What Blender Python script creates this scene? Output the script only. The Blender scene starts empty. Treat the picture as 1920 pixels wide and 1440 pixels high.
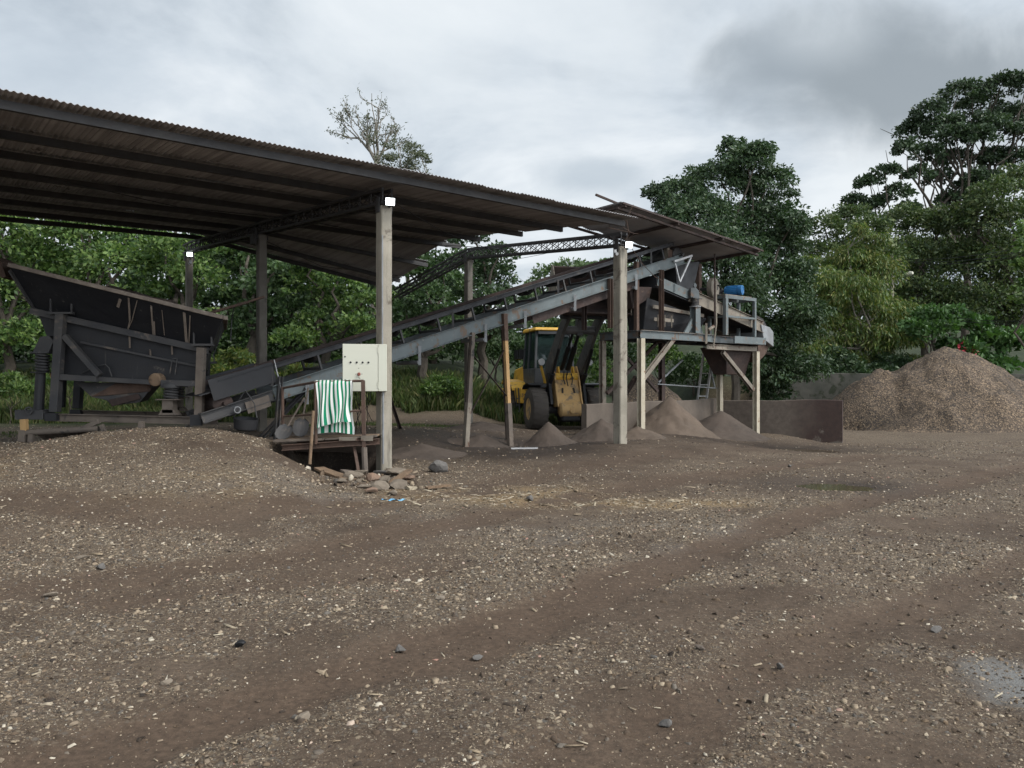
import bpy, math, random
import numpy as np
from mathutils import Vector, Matrix
random.seed(7)
RNG = np.random.default_rng(7)
scene = bpy.context.scene
COL = scene.collection
F = 1440.0            # focal length in pixels of a 1920 px wide frame
CAMZ = 1.5

def P(px, py, d):     # surveyed point: bearing of a photo pixel and its measured distance
    return np.array([(px - 960) / F * d, d, CAMZ + (720 - py) / F * d])

# shed axes: origin at the front middle column, U along the front eave, V towards the back
A0 = np.array([-2.25, 13.5]); U = np.array([.784, .62]); V = np.array([-.62, .784])
def S(t, s, z):
    q = A0 + U * t + V * s
    return np.array([q[0], q[1], z])
U3 = np.array([U[0], U[1], 0]); V3 = np.array([V[0], V[1], 0]); Z3 = np.array([0, 0, 1.])

def lin(r, g, b):
    f = lambda c: (c / 255 / 12.92) if c / 255 <= .04045 else ((c / 255 + .055) / 1.055) ** 2.4
    return (f(r), f(g), f(b))

# ---------------------------------------------------------------- noise
def vnoise(x, y, seed=0):
    ix = np.floor(x); iy = np.floor(y); fx = x - ix; fy = y - iy
    fx = fx * fx * (3 - 2 * fx); fy = fy * fy * (3 - 2 * fy)
    def h(a, b):
        q = np.sin(a * 127.1 + b * 311.7 + seed * 74.7) * 43758.5453
        return q - np.floor(q)
    return (h(ix, iy) * (1 - fx) + h(ix + 1, iy) * fx) * (1 - fy) + (h(ix, iy + 1) * (1 - fx) + h(ix + 1, iy + 1) * fx) * fy
def fbm(x, y, seed=0, octv=4):
    r = 0; a = .5; n = 0
    for k in range(octv):
        r = r + a * vnoise(x, y, seed + k * 13); n += a; a *= .5; x = x * 2.03; y = y * 2.03
    return r / n
def sstep(a, b, x):
    t = np.clip((x - a) / (b - a), 0, 1)
    return t * t * (3 - 2 * t)

# ---------------------------------------------------------------- mesh builder
def nrm(v):
    v = np.asarray(v, float); return v / (np.linalg.norm(v) + 1e-12)
def basis(d, up=(0, 0, 1)):
    d = nrm(d); up = np.asarray(up, float)
    if abs(np.dot(d, nrm(up))) > .99: up = np.array([0, 1., 0]) if abs(d[1]) < .9 else np.array([1., 0, 0])
    r = nrm(np.cross(d, up)); u = np.cross(r, d)
    return d, r, u
class MB:
    def __init__(s): s.v = []; s.f = []
    def add(s, vs, fs):
        o = len(s.v); s.v.extend([tuple(map(float, q)) for q in vs]); s.f.extend([tuple(i + o for i in f) for f in fs]); return s
    def hexa(s, c8):   # 0-3 bottom loop, 4-7 top loop
        return s.add(c8, [(3, 2, 1, 0), (4, 5, 6, 7), (0, 1, 5, 4), (1, 2, 6, 5), (2, 3, 7, 6), (3, 0, 4, 7)])
    def box(s, c, sz, ax=None):
        c = np.asarray(c, float); hx, hy, hz = [q / 2 for q in sz]
        X, Y, Z = ax if ax is not None else (np.array([1., 0, 0]), np.array([0, 1., 0]), Z3)
        return s.hexa([c + X * a * hx + Y * b * hy + Z * e * hz for e in (-1, 1) for a, b in ((-1, -1), (1, -1), (1, 1), (-1, 1))])
    def beam(s, p0, p1, w, h, up=(0, 0, 1), w1=None, h1=None):
        p0 = np.asarray(p0, float); p1 = np.asarray(p1, float); d, r, u = basis(p1 - p0, up)
        w1 = w if w1 is None else w1; h1 = h if h1 is None else h1
        a = [p0 + r * x * w / 2 + u * y * h / 2 for x, y in ((-1, -1), (1, -1), (1, 1), (-1, 1))]
        b = [p1 + r * x * w1 / 2 + u * y * h1 / 2 for x, y in ((-1, -1), (1, -1), (1, 1), (-1, 1))]
        return s.add(a + b, [(0, 1, 2, 3), (7, 6, 5, 4), (0, 4, 5, 1), (1, 5, 6, 2), (2, 6, 7, 3), (3, 7, 4, 0)])
    def ibeam(s, p0, p1, w, h, tf=.014, tw=.012, up=(0, 0, 1)):
        p0 = np.asarray(p0, float); p1 = np.asarray(p1, float); d, r, u = basis(p1 - p0, up)
        s.beam(p0 + u * (h - tf) / 2, p1 + u * (h - tf) / 2, w, tf, up); s.beam(p0 - u * (h - tf) / 2, p1 - u * (h - tf) / 2, w, tf, up)
        return s.beam(p0, p1, tw, h - 2 * tf, up)
    def channel(s, p0, p1, w, h, side=1, t=.014, up=(0, 0, 1)):
        p0 = np.asarray(p0, float); p1 = np.asarray(p1, float); d, r, u = basis(p1 - p0, up)
        s.beam(p0, p1, t, h, up)
        for k in (1, -1):
            o = r * side * (w / 2 + t / 2) + u * k * (h - t) / 2
            s.beam(p0 + o, p1 + o, w, t, up)
        return s
    def tube(s, p0, p1, r0, r1=None, n=12, caps=True):
        return s.path([p0, p1], [r0, r0 if r1 is None else r1], n, caps)
    def path(s, pts, rad, n=8, caps=True):
        pts = [np.asarray(p, float) for p in pts]
        if not hasattr(rad, '__len__'): rad = [rad] * len(pts)
        m = len(pts); vs = []; up = None
        for i in range(m):
            d = pts[min(i + 1, m - 1)] - pts[max(i - 1, 0)]
            if up is None: d, r, u = basis(d)
            else:
                d = nrm(d); r = np.cross(d, up)
                if np.linalg.norm(r) < 1e-4: d, r, u = basis(d)
                else: r = nrm(r); u = np.cross(r, d)
            up = u
            for k in range(n):
                a = 2 * math.pi * k / n
                vs.append(pts[i] + (r * math.cos(a) + u * math.sin(a)) * rad[i])
        fs = [(i * n + k, i * n + (k + 1) % n, (i + 1) * n + (k + 1) % n, (i + 1) * n + k) for i in range(m - 1) for k in range(n)]
        if caps: fs += [tuple(range(n))[::-1], tuple(range((m - 1) * n, m * n))]
        return s.add(vs, fs)
    def lathe(s, c, axis, prof, n=24, caps=True):  # prof: (radius, along)
        c = np.asarray(c, float); d, r, u = basis(axis); vs = []; m = len(prof)
        for R, a in prof:
            for k in range(n):
                q = 2 * math.pi * k / n
                vs.append(c + d * a + (r * math.cos(q) + u * math.sin(q)) * R)
        fs = [(i * n + k, i * n + (k + 1) % n, (i + 1) * n + (k + 1) % n, (i + 1) * n + k) for i in range(m - 1) for k in range(n)]
        if caps: fs += [tuple(range(n))[::-1], tuple(range((m - 1) * n, m * n))]
        return s.add(vs, fs)
    def prism(s, poly, ext):
        poly = [np.asarray(p, float) for p in poly]; e = np.asarray(ext, float); n = len(poly)
        # order so that the face opposite the extrusion looks outward
        nn = sum(np.cross(poly[i] - poly[0], poly[(i + 1) % n] - poly[0]) for i in range(n))
        if np.dot(nn, e) > 0: poly = poly[::-1]
        return s.add(poly + [p + e for p in poly], [tuple(range(n)), tuple(range(2 * n - 1, n - 1, -1))] + [((i + 1) % n, i, i + n, (i + 1) % n + n) for i in range(n)])
    def coil(s, p0, p1, R, r, turns, n=10, seg=14):
        p0 = np.asarray(p0, float); p1 = np.asarray(p1, float); d, a, b = basis(p1 - p0); L = np.linalg.norm(p1 - p0); N = int(turns * seg)
        return s.path([p0 + d * L * i / N + (a * math.cos(2 * math.pi * i / seg) + b * math.sin(2 * math.pi * i / seg)) * R for i in range(N + 1)], r, 6)

ROOT = {}
def off(o):
    return ROOT.get(o.name, np.zeros(3))
def obj(name, mb, mat, parent=None, smooth=False, bevel=0, local=False, loc=None):
    me = bpy.data.meshes.new(name)
    o = bpy.data.objects.new(name, me); COL.objects.link(o)
    vs = np.array(mb.v) if len(mb.v) else np.zeros((0, 3))
    if parent is not None:
        o.parent = parent; b = off(parent) if not local else np.zeros(3); ROOT[o.name] = b if not local else np.zeros(3)
        vs = vs - b
    else:
        if loc is None: loc = [vs[:, 0].mean(), vs[:, 1].mean(), vs[:, 2].min()]
        loc = np.asarray(loc, float); ROOT[o.name] = loc; o.location = loc; vs = vs - loc
    me.from_pydata(vs.tolist(), [], mb.f)
    me.materials.append(mat)
    if smooth:
        me.polygons.foreach_set('use_smooth', np.ones(len(me.polygons), bool))
        try: me.set_sharp_from_angle(angle=math.radians(38))
        except Exception: pass
    if bevel:
        m = o.modifiers.new('bevel', 'BEVEL'); m.width = bevel; m.segments = 1; m.limit_method = 'ANGLE'; m.angle_limit = math.radians(40)
    return o
def fast_obj(name, verts, quads, mat, parent=None, loc=None, nside=4, smooth=False):
    me = bpy.data.meshes.new(name); o = bpy.data.objects.new(name, me); COL.objects.link(o)
    verts = np.asarray(verts, np.float32)
    if parent is not None: o.parent = parent; verts = verts - off(parent).astype(np.float32)
    else:
        if loc is None: loc = np.array([verts[:, 0].mean(), verts[:, 1].mean(), verts[:, 2].min()])
        o.location = loc; ROOT[o.name] = np.asarray(loc, float); verts = verts - np.asarray(loc, np.float32)
    q = np.asarray(quads, np.int32); nf = len(q)
    me.vertices.add(len(verts)); me.vertices.foreach_set('co', verts.ravel())
    me.loops.add(nf * nside); me.loops.foreach_set('vertex_index', q.ravel())
    me.polygons.add(nf); me.polygons.foreach_set('loop_start', np.arange(nf, dtype=np.int32) * nside)
    me.polygons.foreach_set('loop_total', np.full(nf, nside, np.int32))
    if smooth: me.polygons.foreach_set('use_smooth', np.ones(nf, bool))
    me.update(calc_edges=True); me.validate()
    me.materials.append(mat)
    return o
def tag(o, label=None, cat=None, group=None, kind=None):
    if label: o['label'] = label
    if cat: o['category'] = cat
    if group: o['group'] = group
    if kind: o['kind'] = kind
    return o
def thing(name, label, cat, loc=(0, 0, 0), rz=0, group=None):
    o = bpy.data.objects.new(name, None); COL.objects.link(o); o.empty_display_size = .3
    o.location = [float(q) for q in loc]; o.rotation_euler = (0, 0, rz); ROOT[o.name] = np.asarray(loc, float)
    return tag(o, label, cat, group)

# ---------------------------------------------------------------- materials
def ramp(nt, stops, interp='LINEAR'):
    r = nt.nodes.new('ShaderNodeValToRGB'); cr = r.color_ramp; cr.interpolation = interp
    while len(cr.elements) > 1: cr.elements.remove(cr.elements[-1])
    for i, (p, c) in enumerate(stops):
        e = cr.elements[0] if i == 0 else cr.elements.new(p)
        e.position = p; c = (c, c, c) if not hasattr(c, '__len__') else c
        e.color = (*c[:3], 1)
    return r
def new_mat(name):
    m = bpy.data.materials.new(name); m.use_nodes = True
    nt = m.node_tree; return m, nt, nt.nodes['Principled BSDF']
def noise(nt, co, scale, detail=4, rough=.55, dist=0):
    n = nt.nodes.new('ShaderNodeTexNoise'); n.inputs['Scale'].default_value = scale; n.inputs['Detail'].default_value = detail
    n.inputs['Roughness'].default_value = rough; n.inputs['Distortion'].default_value = dist
    nt.links.new(co, n.inputs['Vector']); return n
def mix(nt, fac, a, b, mode='MIX'):
    n = nt.nodes.new('ShaderNodeMix'); n.data_type = 'RGBA'; n.blend_type = mode
    for s, q in ((n.inputs[0], fac), (n.inputs[6], a), (n.inputs[7], b)):
        if hasattr(q, 'is_output'): nt.links.new(q, s)
        elif hasattr(q, '__len__'): s.default_value = (*q[:3], 1)
        else: s.default_value = q
    return n.outputs[2]
def M(name, c1, c2=None, scale=2., rough=.75, metal=0., bump=.25, bscale=45., spot=None, spot2=None, streak=None, spec=.3):
    m, nt, b = new_mat(name); L = nt.links
    tc = nt.nodes.new('ShaderNodeTexCoord'); co = tc.outputs['Object']
    c2 = c2 or tuple(q * .7 for q in c1)
    n1 = noise(nt, co, scale, 6); r1 = ramp(nt, [(.3, 0.), (.7, 1.)]); L.new(n1.outputs[0], r1.inputs[0])
    col = mix(nt, r1.outputs[0], c1, c2)
    if streak:
        mp = nt.nodes.new('ShaderNodeMapping'); mp.inputs['Scale'].default_value = (9, 9, .7); L.new(co, mp.inputs[0])
        ns = noise(nt, mp.outputs[0], 1.6, 5, .6); rs = ramp(nt, [(streak[1], 0.), (streak[1] + .14, 1.)]); L.new(ns.outputs[0], rs.inputs[0])
        col = mix(nt, rs.outputs[0], col, streak[0])
    for sp, sd in ((spot, 0), (spot2, 7.3)):
        if sp:
            mp = nt.nodes.new('ShaderNodeMapping'); mp.inputs['Location'].default_value = (sd, sd, sd); L.new(co, mp.inputs[0])
            n2 = noise(nt, mp.outputs[0], sp[2], 8, .65, .4); r2 = ramp(nt, [(sp[1], 0.), (sp[1] + .07, 1.)]); L.new(n2.outputs[0], r2.inputs[0])
            col = mix(nt, r2.outputs[0], col, sp[0])
    L.new(col, b.inputs['Base Color'])
    nr = noise(nt, co, scale * 4, 3); rr = ramp(nt, [(.3, max(.05, rough - .12)), (.7, min(1, rough + .12))]); L.new(nr.outputs[0], rr.inputs[0]); L.new(rr.outputs[0], b.inputs['Roughness'])
    b.inputs['Metallic'].default_value = metal; b.inputs['Specular IOR Level'].default_value = spec
    if bump:
        nb = noise(nt, co, bscale, 5, .6); bp = nt.nodes.new('ShaderNodeBump'); bp.inputs['Strength'].default_value = bump; bp.inputs['Distance'].default_value = .02
        L.new(nb.outputs[0], bp.inputs['Height']); L.new(bp.outputs[0], b.inputs['Normal'])
    return m
def leaf_mat(name, cols, trans=.3, rough=.5, patch=.6, pscale=.5):
    m, nt, b = new_mat(name); L = nt.links
    g = nt.nodes.new('ShaderNodeNewGeometry'); n = len(cols)
    r = ramp(nt, [(i / max(1, n - 1), c) for i, c in enumerate(cols)]); L.new(g.outputs['Random Per Island'], r.inputs[0])
    tc = nt.nodes.new('ShaderNodeTexCoord'); nz = noise(nt, tc.outputs['Object'], pscale, 3)
    rr = ramp(nt, [(.3, 1 - patch * .5), (.7, 1 + patch * .5)]); L.new(nz.outputs[0], rr.inputs[0])
    col = mix(nt, 1., r.outputs[0], rr.outputs[0], 'MULTIPLY')
    L.new(col, b.inputs['Base Color']); b.inputs['Roughness'].default_value = rough; b.inputs['Specular IOR Level'].default_value = .35
    t = nt.nodes.new('ShaderNodeBsdfTranslucent'); tcol = mix(nt, 1., col, (1.0, 1.25, .5), 'MULTIPLY'); L.new(tcol, t.inputs[0])
    ms = nt.nodes.new('ShaderNodeMixShader'); ms.inputs[0].default_value = trans
    out = [q for q in nt.nodes if q.type == 'OUTPUT_MATERIAL'][0]
    L.new(b.outputs[0], ms.inputs[1]); L.new(t.outputs[0], ms.inputs[2]); L.new(ms.outputs[0], out.inputs[0])
    return m
def island_mat(name, cols, rough=.85, interp='LINEAR'):
    m, nt, b = new_mat(name); g = nt.nodes.new('ShaderNodeNewGeometry')
    r = ramp(nt, cols, interp); nt.links.new(g.outputs['Random Per Island'], r.inputs[0])
    tc = nt.nodes.new('ShaderNodeTexCoord'); nz = noise(nt, tc.outputs['Object'], 60, 3); rr = ramp(nt, [(.3, .75), (.7, 1.15)]); nt.links.new(nz.outputs[0], rr.inputs[0])
    nt.links.new(mix(nt, 1., r.outputs[0], rr.outputs[0], 'MULTIPLY'), b.inputs['Base Color']); b.inputs['Roughness'].default_value = rough; b.inputs['Specular IOR Level'].default_value = .25
    return m
def emit_mat(name, c, st):
    m, nt, b = new_mat(name); b.inputs['Emission Color'].default_value = (*c, 1); b.inputs['Emission Strength'].default_value = st; b.inputs['Base Color'].default_value = (.8, .8, .8, 1); return m

RUST = (.10, .045, .025); DUST = (.16, .125, .095)
m_black = M('black_steel', (.014, .0145, .017), (.027, .026, .027), 1.2, .6, 0, .2, 30, spot=((.075, .063, .054), .63, 2.2), streak=((.07, .062, .055), .64))
m_blackr = M('worn_dark_steel', (.034, .034, .037), (.062, .058, .055), 2, .65, 0, .25, 40, spot=((.11, .09, .075), .58, 3))
m_blackp = M('shaded_black_plate', (.010, .0105, .013), (.017, .017, .019), 1.2, .6, 0, .2, 30, spot=((.05, .045, .04), .68, 2.2), streak=((.085, .078, .07), .64))  # darker than black_steel: shade of the down-facing hopper plate put into the colour
m_boom = M('boom_steel', (.085, .08, .075), (.05, .048, .046), 2, .65, 0, .2, 40, spot=((.13, .11, .09), .6, 3))
m_rim = M('weathered_rim', (.25, .205, .165), (.13, .105, .088), 3, .85, 0, .5, 30, spot=((.28, .24, .2), .6, 8))
m_dusty = M('dusty_beam', (.15, .12, .095), (.085, .07, .06), 2, .85, 0, .3, 40, spot=((.04, .036, .034), .6, 3))
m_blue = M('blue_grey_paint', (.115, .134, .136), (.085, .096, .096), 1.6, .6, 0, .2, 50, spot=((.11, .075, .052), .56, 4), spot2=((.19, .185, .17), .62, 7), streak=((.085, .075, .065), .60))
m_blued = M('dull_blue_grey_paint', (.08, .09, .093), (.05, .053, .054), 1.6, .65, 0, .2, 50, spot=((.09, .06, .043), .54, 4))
m_rust = M('rusty_steel', (.095, .058, .042), (.055, .037, .029), 4, .85, 0, .4, 50, spot=((.15, .09, .06), .62, 8))
m_rustd = M('dark_rusty_steel', (.05, .031, .025), (.028, .021, .019), 3, .8, 0, .35, 40, spot=((.09, .06, .045), .6, 5))
m_cream = M('cream_post_paint', (.40, .36, .28), (.29, .245, .18), 2.2, .7, 0, .2, 50, spot=((.17, .075, .035), .62, 5), streak=((.2, .12, .07), .66))
m_creamd = M('dirty_cream_paint', (.22, .19, .15), (.12, .10, .08), 2.2, .75, 0, .25, 50, spot=((.09, .05, .035), .56, 5))
m_tan = M('tan_leg_paint', (.42, .26, .11), (.32, .2, .095), 2.5, .75, 0, .25, 50, spot=((.10, .06, .04), .62, 6))
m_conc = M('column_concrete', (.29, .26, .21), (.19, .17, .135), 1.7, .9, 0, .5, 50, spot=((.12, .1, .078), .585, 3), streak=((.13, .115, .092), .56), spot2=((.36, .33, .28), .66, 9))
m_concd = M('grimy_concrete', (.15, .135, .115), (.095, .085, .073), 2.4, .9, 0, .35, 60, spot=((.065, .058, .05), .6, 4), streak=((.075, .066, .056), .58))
m_concw = M('bunker_concrete', (.125, .10, .08), (.085, .069, .056), 1.4, .9, 0, .3, 40, spot=((.06, .05, .043), .63, 2.0), streak=((.085, .07, .058), .6))
m_conct = M('dark_wet_concrete', (.05, .029, .024), (.034, .022, .019), 2.5, .6, 0, .3, 40, spot=((.075, .05, .042), .63, 3))
m_retw = M('mossy_wall', (.075, .07, .06), (.04, .042, .034), 1.2, .95, 0, .4, 25, spot=((.025, .03, .018), .55, 2))
m_roofs = M('roof_sheet', (.36, .345, .35), (.25, .238, .24), 1.3, .95, 0, .25, 30, spot=((.09, .078, .072), .63, 1.6), streak=None, spot2=((.38, .34, .31), .72, 5))
def sheet_tone(m):
    nt = m.node_tree; b = nt.nodes['Principled BSDF']; src = b.inputs['Base Color'].links[0].from_socket; g = nt.nodes.new('ShaderNodeNewGeometry'); r = ramp(nt, [(0, .72), (.5, .95), (1, 1.18)]); nt.links.new(g.outputs['Random Per Island'], r.inputs[0])
    nt.links.new(mix(nt, 1., src, r.outputs[0], 'MULTIPLY'), b.inputs['Base Color'])
sheet_tone(m_roofs)
m_truss = M('truss_steel', (.03, .029, .03), (.05, .046, .044), 3, .7, 0, .2, 40)
m_wood = M('old_wood', (.20, .135, .085), (.12, .08, .052), 6, .9, 0, .5, 40, spot=((.07, .05, .036), .6, 6), streak=((.26, .19, .13), .62))
m_woodd = M('grey_wood', (.125, .1, .08), (.07, .056, .046), 6, .9, 0, .5, 40)
m_rubber = M('tyre_rubber', (.055, .047, .041), (.08, .068, .057), 2, .85, 0, .3, 50, spot=((.10, .08, .065), .62, 3))
m_belt = M('belt_rubber', (.022, .021, .021), (.04, .036, .034), 2, .7, 0, .2, 40, spot=((.075, .06, .05), .6, 4))
m_yel = M('loader_yellow', (.66, .38, .05), (.50, .29, .045), 1.5, .55, 0, .12, 40, spot=((.19, .135, .075), .56, 2.6), spot2=((.06, .045, .035), .68, 6))
m_yeld = M('dusty_loader_yellow', (.50, .31, .12), (.38, .25, .12), 1.6, .75, 0, .2, 40, spot=((.2, .15, .1), .54, 3), spot2=((.06, .045, .035), .68, 6))
m_cabg = M('cab_grey', (.075, .079, .085), (.055, .057, .06), 2, .5, 0, .1, 40, spot=((.10, .085, .07), .66, 3))
m_cab = M('cabinet_paint', (.47, .465, .385), (.435, .425, .35), .8, .45, 0, .04, 60, spot=((.44, .42, .35), .68, 1.7))
m_btn = M('button_black', (.015, .015, .016), None, 5, .5)
m_knob = M('knob_red', (.22, .07, .05), None, 5, .6)
m_motor = M('motor_blue', (.02, .13, .3), (.015, .09, .22), 4, .45, 0, .1, 60, spot=((.10, .08, .06), .66, 5))
m_guard = M('guard_yellow', (.42, .27, .03), None, 3, .6, spot=((.15, .09, .04), .6, 4))
m_grey = M('galvanised_grey', (.24, .245, .25), (.16, .16, .16), 3, .55, .2, .1, 50)
m_silver = M('pale_steel', (.42, .42, .42), (.3, .29, .28), 3, .45, .3, .1)
m_rock = M('rock', (.13, .12, .11), (.075, .068, .062), 4, .9, 0, .6, 25)
m_brick = M('broken_brick', (.2, .125, .085), (.14, .1, .075), 5, .95, 0, .5, 40, spot=((.28, .24, .2), .58, 5))
m_rubble = M('rubble_concrete', (.21, .172, .132), (.115, .092, .07), 5, .95, 0, .6, 35, spot=((.07, .06, .05), .62, 6))
m_plastic = M('blue_plastic', (.12, .36, .58), (.25, .48, .64), 8, .4)
m_led = emit_mat('led_panel', (.93, 1., .98), 4.)
m_bark = M('bark', (.085, .07, .055), (.045, .038, .03), 5, .95, 0, .6, 20)
m_barkp = M('pale_bark', (.2, .18, .15), (.12, .105, .085), 4, .95, 0, .5, 20)
m_cable = M('black_cable', (.012, .012, .013), None, 5, .5)
m_flower = M('red_petals', (.4, .035, .04), (.3, .03, .05), 5, .6, bump=0)
def glass_mat():
    m, nt, b = new_mat('tinted_glass'); b.inputs['Base Color'].default_value = (.03, .045, .045, 1); b.inputs['Roughness'].default_value = .06
    t = nt.nodes.new('ShaderNodeBsdfTransparent'); t.inputs[0].default_value = (.55, .66, .62, 1)
    ms = nt.nodes.new('ShaderNodeMixShader'); ms.inputs[0].default_value = .55
    out = [q for q in nt.nodes if q.type == 'OUTPUT_MATERIAL'][0]
    nt.links.new(b.outputs[0], ms.inputs[1]); nt.links.new(t.outputs[0], ms.inputs[2]); nt.links.new(ms.outputs[0], out.inputs[0]); return m
m_glass = glass_mat()
# ================================================================ GROUND
CTRL = np.array([(0, 3, 0), (-4, 4, .02), (4, 4, 0), (0, 8, 0), (5, 10, 0), (-3.3, 12.5, 0), (-2.25, 13.4, 0), (-1, 14.5, .03), (2.42, 17.2, .16), (-1.2, 21.8, .28),
    (-5.9, 18.1, .38), (3.5, 21, .15), (8, 24.6, -.14), (10.5, 24.3, -.4), (8, 20.5, -.27), (14, 22, -.25), (14, 30, -.27), (20, 28, -.2), (1, 24.5, .05), (-9, 23, .22),
    (-14, 20, .2), (-12, 13, .2), (-8, 6, .05), (10, 6, 0), (16, 12, 0), (-3, 25, .42), (6, 15, -.02), (6, 30, 0), (-2.9, 19, .42), (-.6, 17.9, .06), (0, 18.4, 0), (-15, 3, 0), (20, 5, 0), (0, -6, 0), (-7, 16, .3)], float)
BASINS = [(4.72, 11.35, .55, .5, .075), (6.9, 20.2, 1.9, .7, .1)]
def ground_z(x, y, detail=True):
    x = np.asarray(x, float); y = np.asarray(y, float); sh = np.broadcast(x, y).shape
    x = np.broadcast_to(x, sh); y = np.broadcast_to(y, sh)
    num = np.zeros(sh); den = np.zeros(sh)
    for cx, cy, cz in CTRL:
        w = 1 / ((x - cx) ** 2 + (y - cy) ** 2 + .6) ** 1.6
        num += w * cz; den += w
    z = num / den
    # dirt mound in front of the feeder
    xs = x - np.clip(13 - y, 0, 6) * .28
    cr = np.interp(xs, [-16, -12, -10, -8.33, -7.2, -5.96, -5.13, -4.28, -3.75, -3.3, -2.6], [.05, .1, .18, .27, .46, .62, .66, .54, .3, .05, 0])
    pr = sstep(6.5, 12.9, y) * (1 - .85 * sstep(13.3, 15.2, y)) * (1 - sstep(15.5, 18, y))
    z = z + cr * pr
    # pit under the walkway
    left = -4.15 + .25 * fbm(y * 2, y * 0, 3)
    m = sstep(left, left + .5, x) * (1 - sstep(-.168 * y - .18, -.168 * y + .02, x)) * sstep(12.62, 12.85, y) * (1 - sstep(16.0, 16.2, y))
    z = z - 1.7 * m
    # rising banks behind
    bl = sstep(24.5, 33, y) * sstep(3, -3, x)
    z = z + bl * 2.2 + sstep(33, 60, y) * sstep(4, -6, x) * 3.0
    br = sstep(34.6, 35.0, y) * sstep(7.5, 9.5, x)
    z = z + br * 1.95 + sstep(36, 70, y) * sstep(8, 16, x) * 1.5
    bc = sstep(50, 110, y) * 7
    z = z + bc
    for px_, py_, rx_, ry_, dp in BASINS:
        z = z - dp * np.exp(-(((x - px_) / rx_) ** 2 + ((y - py_) / ry_) ** 2) ** 1.5)
    if detail:
        near = 1 - sstep(24, 40, y)
        z = z + (fbm(x * .55, y * .55, 1) - .5) * .10 * near + (fbm(x * 2.6, y * 2.6, 5) - .5) * .05 * near + (fbm(x * 9, y * 9, 9, 3) - .5) * .022 * near
        tr = track(x, y); z = z - .035 * tr
    return z
TRK = [(np.array([(-2.6, 2.2), (-1.68, 3.18), (-.72, 4.0), (.136, 4.9), (1.28, 6.35), (3.24, 8.64), (8.8, 13.5), (14, 18)]), .34, 1.),
       (np.array([(-.6, 1.8), (.4, 3.0), (1.0, 3.72), (2.1, 4.7), (4.3, 6.5), (9, 10)]), .3, .7),
       (np.array([(-3.5, 5.6), (-1.9, 6.6), (-.9, 8), (1.2, 10.5), (4.5, 13.6), (9, 17.5)]), .42, .75),
       (np.array([(-6, 9), (-3.6, 8), (-1.6, 9.6), (.8, 13), (3, 15.5)]), .6, .6),
       (np.array([(-8.5, 7), (-5, 6.0), (-2.6, 5.4), (-.6, 6.4)]), .4, .5)]
def track(x, y):
    r = np.zeros(np.broadcast(x, y).shape)
    wob = (fbm(x * 1.3, y * 1.3, 31) - .5) * .5
    for pts, w, k in TRK:
        dm = np.full(r.shape, 1e9)
        for (x0, y0), (x1, y1) in zip(pts[:-1], pts[1:]):
            dx, dy = x1 - x0, y1 - y0; t = np.clip(((x - x0) * dx + (y - y0) * dy) / (dx * dx + dy * dy), 0, 1)
            dm = np.minimum(dm, np.hypot(x - x0 - t * dx, y - y0 - t * dy))
        r = np.maximum(r, k * (1 - sstep(w * .5, w * 1.15, dm + wob * .7)))
    return r
def cover(x, y):      # how thick the chips and gravel lie
    c = sstep(.36, .62, fbm(x * .5 + 3, y * .5, 21)) * .75 + .5 * sstep(.42, .64, fbm(x * 1.7, y * 1.7, 23)) - .05
    c = c * (1 - np.clip(1.15 * track(x, y), 0, 1))
    c = c * (1 - .8 * np.clip(wet_shade(x, y), 0, 1)); c = c * (1 - .6 * sstep(9, 11, y) * sstep(-2, 0, x) * (1 - sstep(7, 10, x)))
    md = np.exp(-(((x + 5.6) / 2.6) ** 2 + ((y - 12.6) / 1.3) ** 2)); c = c * (1 - .75 * md * sstep(.38, .58, fbm(x * 1.1, y * 1.6, 91)))
    return np.clip(c, 0, 1)
def straw(x, y):
    a = np.exp(-(((x + .3) / 1.3) ** 2 + ((y - 10.4) / .8) ** 2)) + .8 * np.exp(-(((x - 2.0) / 1.3) ** 2 + ((y - 9.6) / .35) ** 2)) + .45 * np.exp(-(((x + 7.6) / .9) ** 2 + ((y - 10.2) / 1.0) ** 2)) + .3 * np.exp(-(((x + 3.6) / 1.0) ** 2 + ((y - 9.3) / .9) ** 2))
    return np.clip(a * sstep(.34, .56, fbm(x * 2.2, y * 3.2, 41)) * 1.7, 0, 1)
def greyp(x, y):
    a = 1 - sstep(.35, .95, np.hypot((x - 2.62) / .62, (y - 3.8) / .7) + (fbm(x * 3.2, y * 3.2, 79) - .5) * 1.1) + .25 * np.exp(-(((x + 2) / 1.6) ** 2 + ((y - 10) / 1.4) ** 2)) * sstep(.4, .6, fbm(x * 2, y * 2, 77)) + .25 * np.exp(-(((x - 1.5) / 2) ** 2 + ((y - 7.5) / .8) ** 2)) * sstep(.4, .6, fbm(x * 2, y * 2, 78))
    return np.clip(a, 0, 1)
def wet_shade(x, y):
    a = np.exp(-(((x - 4.75) / 1.3) ** 2 + ((y - 11.4) / .9) ** 2)) + np.exp(-(((x - 6.5) / 3.2) ** 2 + ((y - 20.6) / 2.) ** 2)) + 1.5 * np.exp(-(((x + .4) / 3) ** 2 + ((y - 17.6) / 3.0) ** 2) ** 1.5)
    return np.clip(a * (.5 + fbm(x * .8, y * .8, 51)), 0, 1)

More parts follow.
